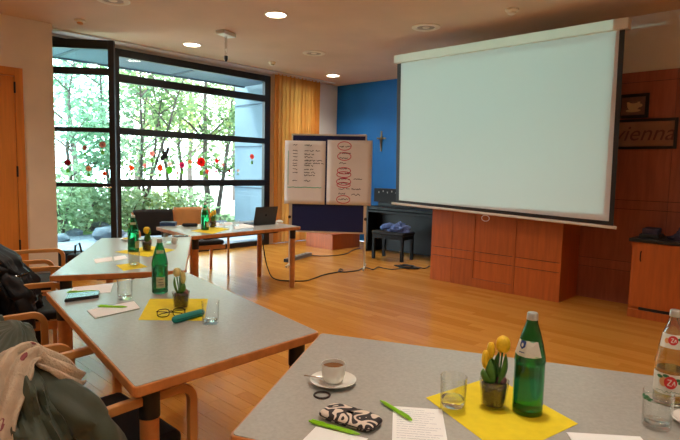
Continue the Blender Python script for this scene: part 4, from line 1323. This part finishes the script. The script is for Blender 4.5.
for s in (-1, 1):
    x0 = Wg/2+s*0.061
    MB().tube([(x0, 0, 0.027), (x0+s*0.003, 0.006, 0.027), (x0-s*0.03, 0.016+0.004*s, 0.022), (x0-s*0.10, 0.024+0.004*s, 0.010), (x0-s*0.118, 0.026+0.004*s, 0.003)], 0.0018, 6).build('temple_arm', 'phone_black', t, True)

# laptop: lid back faces the viewer
la, lb2 = pz(253.5, 225.6, TZ), pz(275.5, 224.2, TZ)
d = lb2-la; Lw = d.length
t = thing('laptop', 'open dark grey laptop seen from behind on the table near the pin board', 'laptop', (la.x, la.y, TZ+E5), math.atan2(d.y, d.x))
MB().box(0, Lw, 0.0, 0.23, 0, 0.014).build('base', 'laptop_shell', t, bevel=0.004)
tilt = R(-18)
ldm = Matrix.Translation((0, 0.004, 0.0145)) @ Matrix.Rotation(R(14), 4, 'X') @ Matrix.Shear('XZ', 4, (0.18, 0))
lid = MB().box(0, Lw, -0.008, 0.0, 0, 0.215, Matrix.Translation((0.0, 0.009, 0.0148)) @ Matrix.Rotation(R(14), 4, 'X')).build('lid', 'laptop_shell', t, bevel=0.003)
MB().lathe([(0.014, 0), (0.014, 0.0006)], 16).build('lid_logo', 'phone_black', lid)
lid.children[0].matrix_local = Matrix.Translation((Lw/2, 0.009, 0.0148)) @ Matrix.Rotation(R(14), 4, 'X') @ Matrix.Translation((0, -0.0082, 0.11)) @ Matrix.Rotation(R(90), 4, 'X')
MB().box(0.01, Lw-0.01, 0.0005, 0.0015, 0.012, 0.205, Matrix.Translation((0.0, 0.009, 0.0148)) @ Matrix.Rotation(R(14), 4, 'X')).build('display', 'phone_black', lid)
MB().box(0.02, Lw-0.02, 0.03, 0.13, 0.014, 0.0155).build('keyboard', 'phone_black', t)
q = pz(279.5, 222.5, TZ)
t = thing('computer_mouse', 'small white computer mouse beside the laptop', 'mouse', (q.x, q.y, TZ+E5), 0.4)
MB().lathe([(0.026, 0), (0.030, 0.006), (0.028, 0.020), (0.016, 0.032), (0.001, 0.035)], 20, sy=1.7).build('shell', 'porcelain', t, True)
MB().lathe([(0.004, 0.028), (0.004, 0.037)], 10, (0, 0.012, 0)).build('wheel', 'grey_plastic', t, True)

# soft black case and blue box on the laptop table, phones
q = pz(190, 227, TZ)
t = thing('glasses_case', 'black padded spectacle case on the corner of the laptop table', 'case', (q.x, q.y, TZ+E5), R(-32))
MB().tube([(-0.085, 0, 0.022), (-0.07, 0, 0.022), (0.07, 0, 0.022), (0.085, 0, 0.022)], [0.010, 0.0215, 0.0215, 0.010], 14).build('shell', 'black_pad', t, True)
MB().box(-0.07, 0.07, -0.0225, -0.0205, 0.021, 0.024).build('seam', 'phone_black', t)
q = pz(168.5, 225.5, TZ)
t = thing('blue_box', 'flat dark blue box at the far corner of the laptop table', 'box', (q.x, q.y, TZ+E5), R(-40))
MB().box(-0.085, 0.085, -0.06, 0.06, 0, 0.028).build('tray', 'blue_plastic', t, bevel=0.004)
MB().box(-0.087, 0.087, -0.062, 0.062, 0.0285, 0.042).build('lid', 'blue_plastic', t, bevel=0.004)
def phone(label, x, y, rz):
    q = pz(x, y, TZ)
    t = thing('mobile_phone', label, 'phone', (q.x, q.y, TZ+E5), rz)
    MB().prism(round_poly([(-0.07, -0.035), (0.07, -0.035), (0.07, 0.035), (-0.07, 0.035)], 0.01), 0, 0.008).build('body', 'phone_black', t)
    MB().prism(round_poly([(-0.065, -0.032), (0.065, -0.032), (0.065, 0.032), (-0.065, 0.032)], 0.006), 0.008, 0.0086).build('display', 'frame_panel', t)
phone('black mobile phone at the end of the table row', 143.5, 240.5, R(-40))
phone('black mobile phone near the joined corner of the last two tables', 181, 236.3, R(-25))
q = pz(174.3, 243.5, TZ)
t = thing('creamer', 'tiny white cream pot beside a drinking glass on the table row', 'cup', (q.x, q.y, TZ+E5))
hollow(MB(), [(0.016, 0), (0.020, 0.01), (0.021, 0.05), (0.0205, 0.051)], [(0.019, 0.05), (0.018, 0.012), (0.012, 0.006)], 18).build('body', 'porcelain', t, True)
MB().tube([(0.02, 0, 0.042), (0.033, 0, 0.040), (0.033, 0, 0.022), (0.020, 0, 0.016)], 0.003, 8).build('handle', 'porcelain', t, True)
q = pz(129, 240.5, TZ)
t = thing('saucer', 'white saucer with a folded yellow napkin at the end of the table row', 'saucer', (q.x, q.y, TZ+E5))
MB().lathe(prof, 32).build('dish', 'porcelain', t, True)
MB().box(-0.04, 0.05, -0.035, 0.035, 0.0185, 0.024).build('folded_napkin', 'yellow_paper', t)

# ------------------------------------------------------------------ coats on chairs
def coat_surface(levels, seed, fold, lean, wr=0.28):
    """levels: list of (z, half width y, half depth x, centre x, centre y)"""
    def lv(z):
        for (a, b) in zip(levels, levels[1:]):
            if a[0] >= z >= b[0]:
                f = (a[0]-z)/(a[0]-b[0]); f = f*f*(3-2*f)
                return [a[i]+(b[i]-a[i])*f for i in range(1, 5)]
        return levels[-1][1:] if z < levels[-1][0] else levels[0][1:]
    zt, zb = levels[0][0], levels[-1][0]
    def S(th, z, off=0.0):
        wy, wx, cx_, cy_ = lv(z)
        f = (zt-z)/(zt-zb)
        n = noise.noise(Vector((math.cos(th)*1.7, math.sin(th)*1.7, z*1.6+seed)))
        n2 = noise.noise(Vector((math.cos(th)*4.0+seed, math.sin(th)*4.0, z*2.2)))
        n3 = noise.noise(Vector((math.cos(th)*9.0, math.sin(th)*9.0+seed, z*7.0)))
        rdg = abs(noise.noise(Vector((math.cos(th)*2.6+z*2.4, math.sin(th)*2.6-seed, z*3.6+seed))))
        rd2 = abs(noise.noise(Vector((math.cos(th)*5.5-z*3.0, math.sin(th)*5.5+seed, z*6.5))))
        k = 1 + fold*(0.15+f)*(0.9*n+0.8*n2) + 0.05*n3 + wr*(0.30-rdg*1.6)*min(1, 0.3+f*2) + wr*0.5*(0.2-rd2*1.3)
        x = cx_ + (wx*k+off)*math.cos(th); y = cy_ + (wy*k+off)*math.sin(th)
        return Vector((x, y, z+lean*n*0.04))
    return S, zt, zb
def coat_body(S, zt, zb, m, parent, name):
    def g(u, v): return S(2*PI*u, zt+(zb-zt)*v)
    mb = MB(); mb.grid(g, 160, 80, True)
    n = 160
    mb.f.append(tuple(range(n)))
    return mb.build(name, m, parent, True)
ch = chairs[0]
t = thing('olive_coat', 'olive green padded coat draped over the armchair with the scarf', 'coat', ch.location, ch.rotation_euler.z)
LV = [(0.930, 0.03, 0.02, -0.225, -0.10), (0.915, 0.085, 0.055, -0.235, -0.08), (0.870, 0.20, 0.10, -0.26, -0.03), (0.78, 0.28, 0.15, -0.26, -0.04), (0.62, 0.325, 0.20, -0.23, -0.06), (0.42, 0.345, 0.23, -0.21, -0.06), (0.14, 0.35, 0.24, -0.20, -0.06)]
S, zt, zb = coat_surface(LV, 3.3, 0.30, 0.4)
coat_body(S, zt, zb, 'coat_olive', t, 'coat_body')
# sleeve hanging at the camera side and hood roll
def on_coat(th, z, off): return S(R(th), z, off)
def wrinkled_sleeve(pts, r0, r1, m, parent, seed):
    P = [Vector(p) for p in pts]; N = 40
    def g(u, v):
        x = v*(len(P)-1); i = min(int(x), len(P)-2); k = x-i; k = k*k*(3-2*k)
        c = P[i].lerp(P[i+1], k); tg = (P[i+1]-P[i]).normalized()
        a = tg.cross(Vector((0.3, 1, 0))).normalized(); b = tg.cross(a)
        an = 2*PI*u
        rr_ = (r0+(r1-r0)*v)*(1+0.30*noise.noise(Vector((math.cos(an)*1.5, math.sin(an)*1.5, v*7+seed)))+0.10*math.sin(v*34+2*math.sin(an+seed)))
        return c+a*(rr_*math.cos(an))+b*(rr_*math.sin(an))
    mb = MB(); mb.grid(g, 28, N, True)
    mb.f.append(tuple(range(28))); mb.f.append(tuple((N-1)*28+k for k in range(28)))
    return mb.build('sleeve', m, parent, True)
slv = wrinkled_sleeve([on_coat(-58, 0.80, -0.09), on_coat(-52, 0.66, 0.01), on_coat(-50, 0.50, 0.03), on_coat(-56, 0.34, 0.035), on_coat(-62, 0.22, 0.04)], 0.06, 0.052, 'coat_olive', t, 1.0)
MB().tube([on_coat(-62, 0.235, 0.05), on_coat(-63, 0.205, 0.05)], 0.053, 14).build('cuff', 'jacket_black', slv, True)
MB().tube([on_coat(60, 0.88, 0.0), on_coat(110, 0.89, 0.01), on_coat(180, 0.885, 0.015), on_coat(240, 0.87, 0.01)], [0.025, 0.035, 0.038, 0.025], 12).build('hood', 'coat_olive', t, True)
# scarf
t2 = thing('knitted_scarf', 'cream fringed scarf with reddish marks lying over the olive coat', 'scarf', ch.location, ch.rotation_euler.z)
path = [(-30, 0.735), (-45, 0.79), (-62, 0.845), (-82, 0.870), (-102, 0.845), (-116, 0.77), (-125, 0.69), (-131, 0.60), (-136, 0.51), (-139, 0.43)]
def spath(f):
    x = f*(len(path)-1); i = min(int(x), len(path)-2); k = x-i
    return [path[i][j]+(path[i+1][j]-path[i][j])*k for j in (0, 1)]
def smooth_pt(f):
    q = Vector()
    for df in (-0.06, -0.03, 0.0, 0.03, 0.06):
        a, z = spath(min(1, max(0, f+df))); q += on_coat(a, z, 0.0)
    return q/5
def scarf(u, v):
    c = smooth_pt(v); tg = (smooth_pt(min(1, v+0.03))-smooth_pt(max(0, v-0.03))).normalized()
    out = Vector((c.x+0.25, c.y+0.05, 0.25)); out = (out - tg*out.dot(tg)).normalized()
    ac = tg.cross(out).normalized()
    w = (0.030+0.022*min(1, v*2.0)+0.006*math.sin(v*17))*(u-0.5)*2
    k = (u-0.5)*2
    return c + ac*w + out*(0.034-0.022*k*k+0.011*math.sin(u*17+v*5)+0.012*noise.noise(Vector((u*5, v*9, 0))))
MB().grid(scarf, 30, 60).build('scarf_cloth', 'scarf_wool', t2, True, solid=0.008)
fr_ = MB()
for k in range(26):
    u = k/25
    p0 = scarf(u, 1.0); p0b = scarf(u, 0.97)
    d = (p0-p0b).normalized()*0.05
    fr_.tube([p0, p0+d*0.5+Vector((0, 0, -0.01)), p0+d+Vector((rs.uniform(-0.01, 0.01), rs.uniform(-0.01, 0.01), -0.03))], [0.004, 0.003, 0.0015], 5)
o_ = fr_.build('fringe', 'scarf_wool', t2, True); o_['kind'] = 'stuff'
for (u, v) in ((0.30, 0.16), (0.62, 0.30), (0.35, 0.38), (0.7, 0.5), (0.3, 0.62), (0.55, 0.72), (0.7, 0.85), (0.4, 0.9)):
    mb = MB()
    vs = []
    for k in range(10):
        a = 2*PI*k/10
        q = scarf(min(0.98, max(0.02, u+0.07*math.cos(a))), min(0.99, max(0.01, v+0.022*math.sin(a)))); c0 = on_coat(-95, q.z, -0.05)
        n_ = Vector((q.x+0.25, q.y+0.05, 0.25)).normalized()
        vs.append(q+n_*0.0060)
    mb.add(vs, [tuple(range(10))]).build('woven_mark', 'scarf_print', t2)

ch = chairs[2]
t = thing('black_jacket', 'black quilted jacket draped over the second armchair of the table row', 'jacket', ch.location, ch.rotation_euler.z)
LV = [(0.985, 0.04, 0.02, -0.24, 0.0), (0.965, 0.13, 0.07, -0.24, 0.0), (0.90, 0.24, 0.12, -0.23, -0.02), (0.78, 0.31, 0.19, -0.19, -0.04), (0.60, 0.35, 0.24, -0.15, -0.05), (0.40, 0.36, 0.25, -0.15, -0.05), (0.16, 0.37, 0.25, -0.15, -0.05)]
S, zt, zb = coat_surface(LV, 8.1, 0.26, 1.0)
coat_body(S, zt, zb, 'jacket_black', t, 'jacket_body')
slv = wrinkled_sleeve([on_coat(-60, 0.84, -0.09), on_coat(-48, 0.72, 0.0), on_coat(-42, 0.58, 0.02), on_coat(-46, 0.40, 0.02)], 0.055, 0.05, 'jacket_black', t, 5.0)
for z in (0.70, 0.52, 0.34):
    MB().tube([S(2*PI*k/48, z, 0.004) for k in range(49)], 0.006, 6, cap=False).build('quilt_seam', 'phone_black', t, True)

# black bag on the floor by the opened window leaf
t = thing('black_bag', 'small black bag on the floor by the opened window leaf', 'bag', (2.50, 6.83, 0), R(30))
MB().box(-0.13, 0.13, -0.08, 0.08, 0, 0.32).build('body', 'jacket_black', t, bevel=0.04, bseg=3)
MB().tube([(-0.06, 0, 0.31), (-0.05, 0, 0.42), (0.02, 0, 0.44), (0.06, 0, 0.31)], 0.012, 8).build('strap', 'jacket_black', t, True)
MB().box(-0.10, 0.10, -0.10, -0.081, 0.04, 0.18).build('front_pocket', 'jacket_black', t, bevel=0.008)

# ------------------------------------------------------------------ paper flowers and bird on the panes
FL = 'paper flowers stuck on the window'
def paper_cut(name, c):
    m = bpy.data.materials.new(name); m.use_nodes = True
    nt = m.node_tree; nt.nodes.clear()
    out = nt.nodes.new('ShaderNodeOutputMaterial')
    d = nt.nodes.new('ShaderNodeBsdfDiffuse'); t = nt.nodes.new('ShaderNodeBsdfTranslucent'); mx = nt.nodes.new('ShaderNodeMixShader')
    mx.inputs[0].default_value = 0.6
    for s_ in (d, t): s_.inputs[0].default_value = (*(min(0.92, q_*1.35+0.02) for q_ in c), 1)
    nt.links.new(d.outputs[0], mx.inputs[1]); nt.links.new(t.outputs[0], mx.inputs[2]); nt.links.new(mx.outputs[0], out.inputs[0])
    MATS[name] = m
def sticker_mat(c):
    k = 'sticker_%d_%d_%d' % tuple(int(x*255) for x in c)
    if k not in MATS: paper_cut(k, c)
    return k
def flower(px_, py_, size, col, label, on_leaf=False, leafdy=None, big_leaf=False, stem=True):
    if on_leaf:
        P = pplane(px_, py_, H0+LN*0.006, LN); ex = Vector((math.cos(lang), math.sin(lang), 0)); n_ = LN
    else:
        P = pY(px_, py_, YW+0.003); ex = Vector((1, 0, 0)); n_ = Vector((0, -1, 0))
    d = (P-CAM).length; r = size/2*d/F_PX*1.05
    M = Matrix((ex, Vector((0, 0, 1)), n_)).transposed().to_4x4()
    M = Matrix.Translation(P) @ M
    t = thing('paper_flower', label, 'paper flower', P, 0, FL)
    Mi = Matrix.Translation(-P) @ M
    pts = []
    for k in range(32):
        a = 2*PI*k/32; rr = r*(0.84+0.16*abs(math.cos(a*4)))
        pts.append((rr*math.cos(a), rr*math.sin(a)))
    MB().prism(pts, 0.0, 0.0015, Mi).build('bloom', sticker_mat(col), t)
    MB().prism(disc2(r*0.3, n=12), 0.0016, 0.0026, Mi).build('centre', sticker_mat(tuple(c*0.7 for c in col)), t)
    if stem:
        L = r*2.6
        MB().prism([(-0.0025, -L), (0.0025, -L), (0.0025, -r*0.8), (-0.0025, -r*0.8)], -0.0003, 0.0008, Mi).build('stem', sticker_mat((0.10, 0.33, 0.08)), t)
        lr = r*(1.5 if big_leaf else 0.65)
        lc = -r*2.2
        MB().prism([(lr*math.cos(2*PI*k/14)*0.8, lc+lr*math.sin(2*PI*k/14)) for k in range(14)], 0.0009, 0.0018, Mi).build('leaf', sticker_mat((0.16, 0.45, 0.06) if big_leaf else (0.22, 0.40, 0.10)), t)
red, ora, pnk, sal, mag, cor, pale, brn, dred = (0.62, 0.02, 0.02), (0.75, 0.12, 0.02), (0.80, 0.33, 0.30), (0.78, 0.30, 0.18), (0.55, 0.03, 0.16), (0.80, 0.16, 0.12), (0.80, 0.55, 0.50), (0.50, 0.20, 0.16), (0.30, 0.01, 0.02)
LABF = ' on the main window pane'
for f_ in ((131.5, 168, 5, ora, 'orange-red paper flower closest to the black mullion of the main window'),
           (145, 165.5, 4, pnk, 'small pink paper flower between two orange-red ones on the window'),
           (152, 153.5, 5.5, pnk, 'pink paper flower set highest, left of the black bird'),
           (159.8, 167.8, 6, ora, 'bright orange paper flower below the black bird silhouette'),
           (169.6, 164, 5, pale, 'pale paper flower with a big light green leaf right of the bird'),
           (177.5, 173, 4, pale, 'small pale pink paper flower low between magenta flower and big leaf'),
           (182, 165, 6, mag, 'magenta paper flower on the main window'),
           (190, 161.7, 4, sal, 'small salmon paper flower next to the largest red flower'),
           (201, 162, 9, red, 'largest round red paper flower on the window'),
           (217, 161, 4.6, red, 'small red paper flower right of the largest red flower'),
           (207.3, 171.5, 4.6, cor, 'coral red paper flower low beneath the largest red flower'),
           (216, 171.5, 2.6, mag, 'tiny crimson paper flower low on the main window'),
           (223, 165, 3.2, pnk, 'tiny pink paper flower on the bright right half of the window'),
           (229.5, 171.3, 3.2, dred, 'tiny dark red paper flower on the bright right half of the window'),
           (238, 170.6, 3, pale, 'tiny pale paper flower on the bright right half of the window'),
           (252, 156.6, 5, cor, 'coral paper flower in front of the blue grey annex wall')):
    flower(*f_[:4], f_[4], False, big_leaf='big light' in f_[4], stem=True)
for f_ in ((67.5, 162.7, 6, dred, 'dark red paper flower on the opened window leaf'),
           (84.8, 147.7, 4.5, brn, 'brownish pink paper flower with dark green leaf on the opened window leaf'),
           (88.6, 168.6, 5, sal, 'salmon paper flower with long stem on the opened window leaf'),
           (102.5, 144.7, 6, brn, 'brown paper flower set highest on the opened window leaf'),
           (104.6, 173.7, 4, ora, 'small orange paper flower low on the opened window leaf')):
    flower(*f_, True)
B0 = pY(165, 153, YW+0.003)
bird = [(168.5, 146.0), (169.4, 148), (169.0, 151.5), (168.0, 154.0), (167.2, 156.5), (168.3, 159.5), (167.2, 160.5), (166.0, 158.2), (164.8, 158.6), (162.3, 161.2), (161.0, 161.4), (160.6, 158.5), (161.3, 155.8), (163.0, 153.6), (162.0, 151.6), (162.9, 151.0), (164.2, 152.2), (165.6, 151.2), (166.6, 148.2), (167.6, 146.2)]
mb = MB()
pp = [pY(x, y, YW+0.003)-B0 for x, y in bird]
n_ = len(pp)
mb.add([(p_.x, 0, p_.z) for p_ in pp]+[(p_.x, -0.001, p_.z) for p_ in pp], [tuple(range(n_)), tuple(range(2*n_-1, n_-1, -1))]+[(i, (i+1) % n_, n_+(i+1) % n_, n_+i) for i in range(n_)])
o_ = mb.build('bird_sticker', 'black_metal'); o_.location = B0
tag(o_, 'black bird silhouette sticker on the main window', 'sticker')

# ================================================================== GARDEN
gr = struct(MB().box(-20, 45, YW+0.2, 60, -0.30, -0.06).build('ground', 'paving'), 'pale paved ground outside the window')
gv = struct(MB().box(-6, 11, YW+0.2, 11.4, -0.06, -0.045).build('gravel_bed', 'gravel'), 'bluish gravel strip outside the window')
lw = struct(MB().box(-6, 13, 11.4, 16.5, -0.06, -0.03).build('lawn', 'lawn'), 'lawn beyond the gravel strip')
# eaves canopy over the window
cn = thing('eaves_canopy', 'blue grey eaves canopy above the window outside', 'canopy', (0, 0, 0))
MB().box(-4, 7.45, YW+0.2, 10.15, 3.28, 3.40).build('soffit', 'canopy', cn)
for x in (-1.0, 1.2, 3.4, 5.6):
    MB().box(x-0.03, x+0.03, YW+0.2, 10.13, 3.262, 3.28).build('soffit_joint', 'canopy_beam', cn)
MB().box(-4, 7.45, 10.15, 10.19, 3.25, 3.46).build('fascia', 'canopy_beam', cn)
# annex wing at the right
an = thing('annex_wing', 'blue grey wing of the building seen through the right window edge', 'building', (0, 0, 0))
MB().box(7.5, 9.5, 9.0, 10.6, -0.06, 3.9).build('wall', 'annex_wall', an)
MB().box(7.485, 7.5, 9.4, 9.46, -0.06, 3.9).build('downpipe', 'canopy_beam', an)
for z in (0.95, 1.9, 2.85):
    MB().box(7.488, 7.5, 9.0, 10.6, z, z+0.03).build('wall_joint', 'canopy_beam', an)

def rock(x, y, r, seed):
    mb = MB(); vs = []; fs = []; seg, rings_ = 12, 8
    for j in range(rings_+1):
        ph = -PI/2+PI*j/rings_; ph = max(-PI/2+0.03, min(PI/2-0.03, ph))
        for k in range(seg):
            a = 2*PI*k/seg
            d = Vector((math.cos(ph)*math.cos(a), math.cos(ph)*math.sin(a), math.sin(ph)))
            n = 1+0.35*noise.noise(d*1.6+Vector((seed, 0, 0)))
            vs.append((d.x*r*n*1.2, d.y*r*n, d.z*r*n*0.7))
    for j in range(rings_):
        for k in range(seg):
            k2 = (k+1) % seg; fs.append((j*seg+k, j*seg+k2, (j+1)*seg+k2, (j+1)*seg+k))
    fs += [tuple(range(seg-1, -1, -1)), tuple(rings_*seg+k for k in range(seg))]
    o = mb.add(vs, fs).build('boulder', 'rock', None, True); o.location = (x, y, -0.06+r*0.45)
    return tag(o, 'blue grey boulder in the gravel bed outside', 'boulder', 'boulders in the gravel bed')
rr = random.Random(8)
placed = []
for k in range(200):
    y = rr.uniform(10.3, 11.9); x = y*rr.uniform(0.33, 0.68); r_ = rr.uniform(0.10, 0.24)
    if all(math.hypot(x-a, y-b) > 1.5*(r_+c_)+0.05 for a, b, c_ in placed) and len(placed) < 16:
        placed.append((x, y, r_)); rock(x, y, r_, k*3.7)

def leaves(mb, c, rad, n, size, rr):
    for _ in range(n):
        while True:
            d = Vector((rr.uniform(-1, 1), rr.uniform(-1, 1), rr.uniform(-1, 1)))
            if d.length < 1: break
        p = Vector(c) + Vector((d.x*rad[0], d.y*rad[1], d.z*rad[2]))
        a = Vector((rr.uniform(-1, 1), rr.uniform(-1, 1), rr.uniform(-0.6, 0.6))).normalized()
        b = a.orthogonal().normalized()
        b.rotate(Matrix.Rotation(rr.uniform(0, 6.28), 3, a))
        s = size*rr.uniform(0.6, 1.3)
        mb.add([p-a*s, p+b*s*0.5, p+a*s, p-b*s*0.5], [(0, 1, 2, 3)])
def tree(name, label, base, h, spread, nclus, nleaf, leafm, seed, stems=1, lean=(0, 0), low=0.24, tr=0.07):
    rr = random.Random(seed)
    t = thing(name, label, 'tree', (base[0], base[1], -0.06))
    tips = []
    for s in range(stems):
        a0 = rr.uniform(0, 6.28); off = Vector((math.cos(a0), math.sin(a0), 0))*(0.12 if stems > 1 else 0)
        ln = Vector((lean[0]+rr.uniform(-0.10, 0.10)*(stems), lean[1]+rr.uniform(-0.10, 0.10)*stems, 0))
        pts = []
        N = 7
        for i in range(N+1):
            f = i/N
            pts.append(off + ln*h*f + Vector((rr.uniform(-0.05, 0.05), rr.uniform(-0.05, 0.05), h*0.92*f)))
        tk = MB().tube(pts, [tr*(1-0.75*i/N) for i in range(N+1)], 8).build('trunk', 'bark', t, True)
        for b in range(6):
            i = rr.randint(2, N-1); a = rr.uniform(0, 6.28)
            L = spread*rr.uniform(0.4, 0.9)
            p0 = pts[i]; p1 = p0+Vector((math.cos(a)*L*0.5, math.sin(a)*L*0.5, L*0.35)); p2 = p0+Vector((math.cos(a)*L, math.sin(a)*L, L*0.6))
            MB().tube([p0, p1, p2], [tr*0.4, tr*0.28, tr*0.1], 6).build('branch', 'bark', tk, True)
            tips.append(p2); tips.append(p1)
        tips.append(pts[-1])
    mb = MB()
    for k in range(nclus):
        if k < len(tips) and rr.random() < 0.8:
            c = tips[k]
        else:
            a = rr.uniform(0, 6.28); q = spread*math.sqrt(rr.random())
            c = Vector((math.cos(a)*q + lean[0]*h*0.6, math.sin(a)*q + lean[1]*h*0.6, h*rr.uniform(low, 1.0)))
        c = Vector(c)
        if c.z < h*low*0.6: c.z = h*low
        leaves(mb, c, (spread*0.34, spread*0.34, spread*0.22), nleaf, 0.072, rr)
    o = mb.build('crown', leafm, t); o['kind'] = 'stuff'
    return t
def gpos(px_, Y): q = pY(px_, 200, Y); return (q.x, Y)
tree('young_tree', 'slender leafy tree outside the opened window leaf', gpos(66, 12.0), 4.6, 1.3, 26, 60, 'leaf_b', 1, 1, tr=0.05)
tree('leaning_tree', 'leaning thin tree crossing the opened window leaf', gpos(112, 12.6), 5.0, 1.5, 26, 60, 'leaf_b', 2, 1, (-0.16, 0.05), tr=0.05)
tree('shrub_tree', 'multi-stemmed shrubby tree behind the mullion side of main window', gpos(140, 12.4), 4.6, 1.6, 34, 60, 'leaf_a', 13, 4, tr=0.045)
tree('garden_tree', 'bushy garden tree in the middle of the main window', gpos(175, 13.6), 5.2, 1.7, 36, 60, 'leaf_c', 4, 2, tr=0.06)
tree('dark_trunk_tree', 'straight dark-trunked tree right of the window middle', gpos(205, 12.8), 5.6, 1.6, 30, 60, 'leaf_a', 5, 1, tr=0.10)
tree('slanting_tree', 'tree with slanting trunk near the annex wing', gpos(216, 12.2), 5.0, 1.3, 22, 60, 'leaf_a', 6, 1, (0.08, 0.0), tr=0.07)
tree('far_tree', 'pale far tree behind the opened window leaf', gpos(80, 19), 7.0, 2.6, 40, 55, 'leaf_b', 7, 1, tr=0.12)
tree('tall_far_tree', 'tall far tree behind the left half of main window', gpos(135, 20), 7.5, 2.8, 44, 55, 'leaf_b', 8, 1, tr=0.13)
tree('broad_far_tree', 'broad far tree behind the right half of main window', gpos(190, 21), 7.5, 2.8, 40, 55, 'leaf_c', 9, 1, tr=0.13)
tree('open_far_tree', 'sparse far tree in the bright gap by the annex wing', gpos(235, 20), 7.0, 2.2, 18, 50, 'leaf_a', 10, 1, tr=0.10)
def shrub(label, base, r, h, n, leafm, seed):
    rr = random.Random(seed)
    t = thing('garden_shrub', label, 'shrub', (base[0], base[1], -0.06), 0, 'shrubs behind the boulders')
    for k in range(5):
        a = k*1.3
        MB().tube([(0, 0, 0), (0.2*r*math.cos(a), 0.2*r*math.sin(a), h*0.5), (0.5*r*math.cos(a), 0.5*r*math.sin(a), h*0.85)], [0.02, 0.014, 0.006], 6).build('stem', 'bark', t, True)
    mb = MB()
    leaves(mb, (0, 0, h*0.52), (r, r*0.8, h*0.52), n, 0.075, rr)
    o = mb.build('foliage', leafm, t); o['kind'] = 'stuff'
k = 0
for (x, Y, r, h, lm, lab) in ((62, 11.6, 0.8, 1.5, 'leaf_b', 'tall loose shrub at the wall side of the opened leaf'), (84, 12.0, 0.9, 1.1, 'leaf_b', 'rounded shrub behind the boulders seen through the opened leaf'),
                         (104, 12.2, 0.9, 1.15, 'leaf_a', 'rounded shrub beside the mullion'), (128, 12.4, 0.9, 0.95, 'leaf_a', 'low shrub behind the black backrest'),
                         (154, 12.6, 0.9, 0.9, 'leaf_c', 'low yellowish shrub behind the chairs'), (186, 12.4, 0.9, 0.9, 'leaf_a', 'low shrub at the foot of the dark trunk'),
                         (215, 11.6, 0.5, 0.30, 'leaf_a', 'small low shrub behind the laptop table bottle'), (232, 11.8, 0.4, 0.22, 'leaf_a', 'smallest ground shrub near the annex wing')):
    k += 1
    shrub(lab, gpos(x, Y), r, h, int(800*r*h), 'leaf_s' if lm != 'leaf_c' else lm, 20+k)
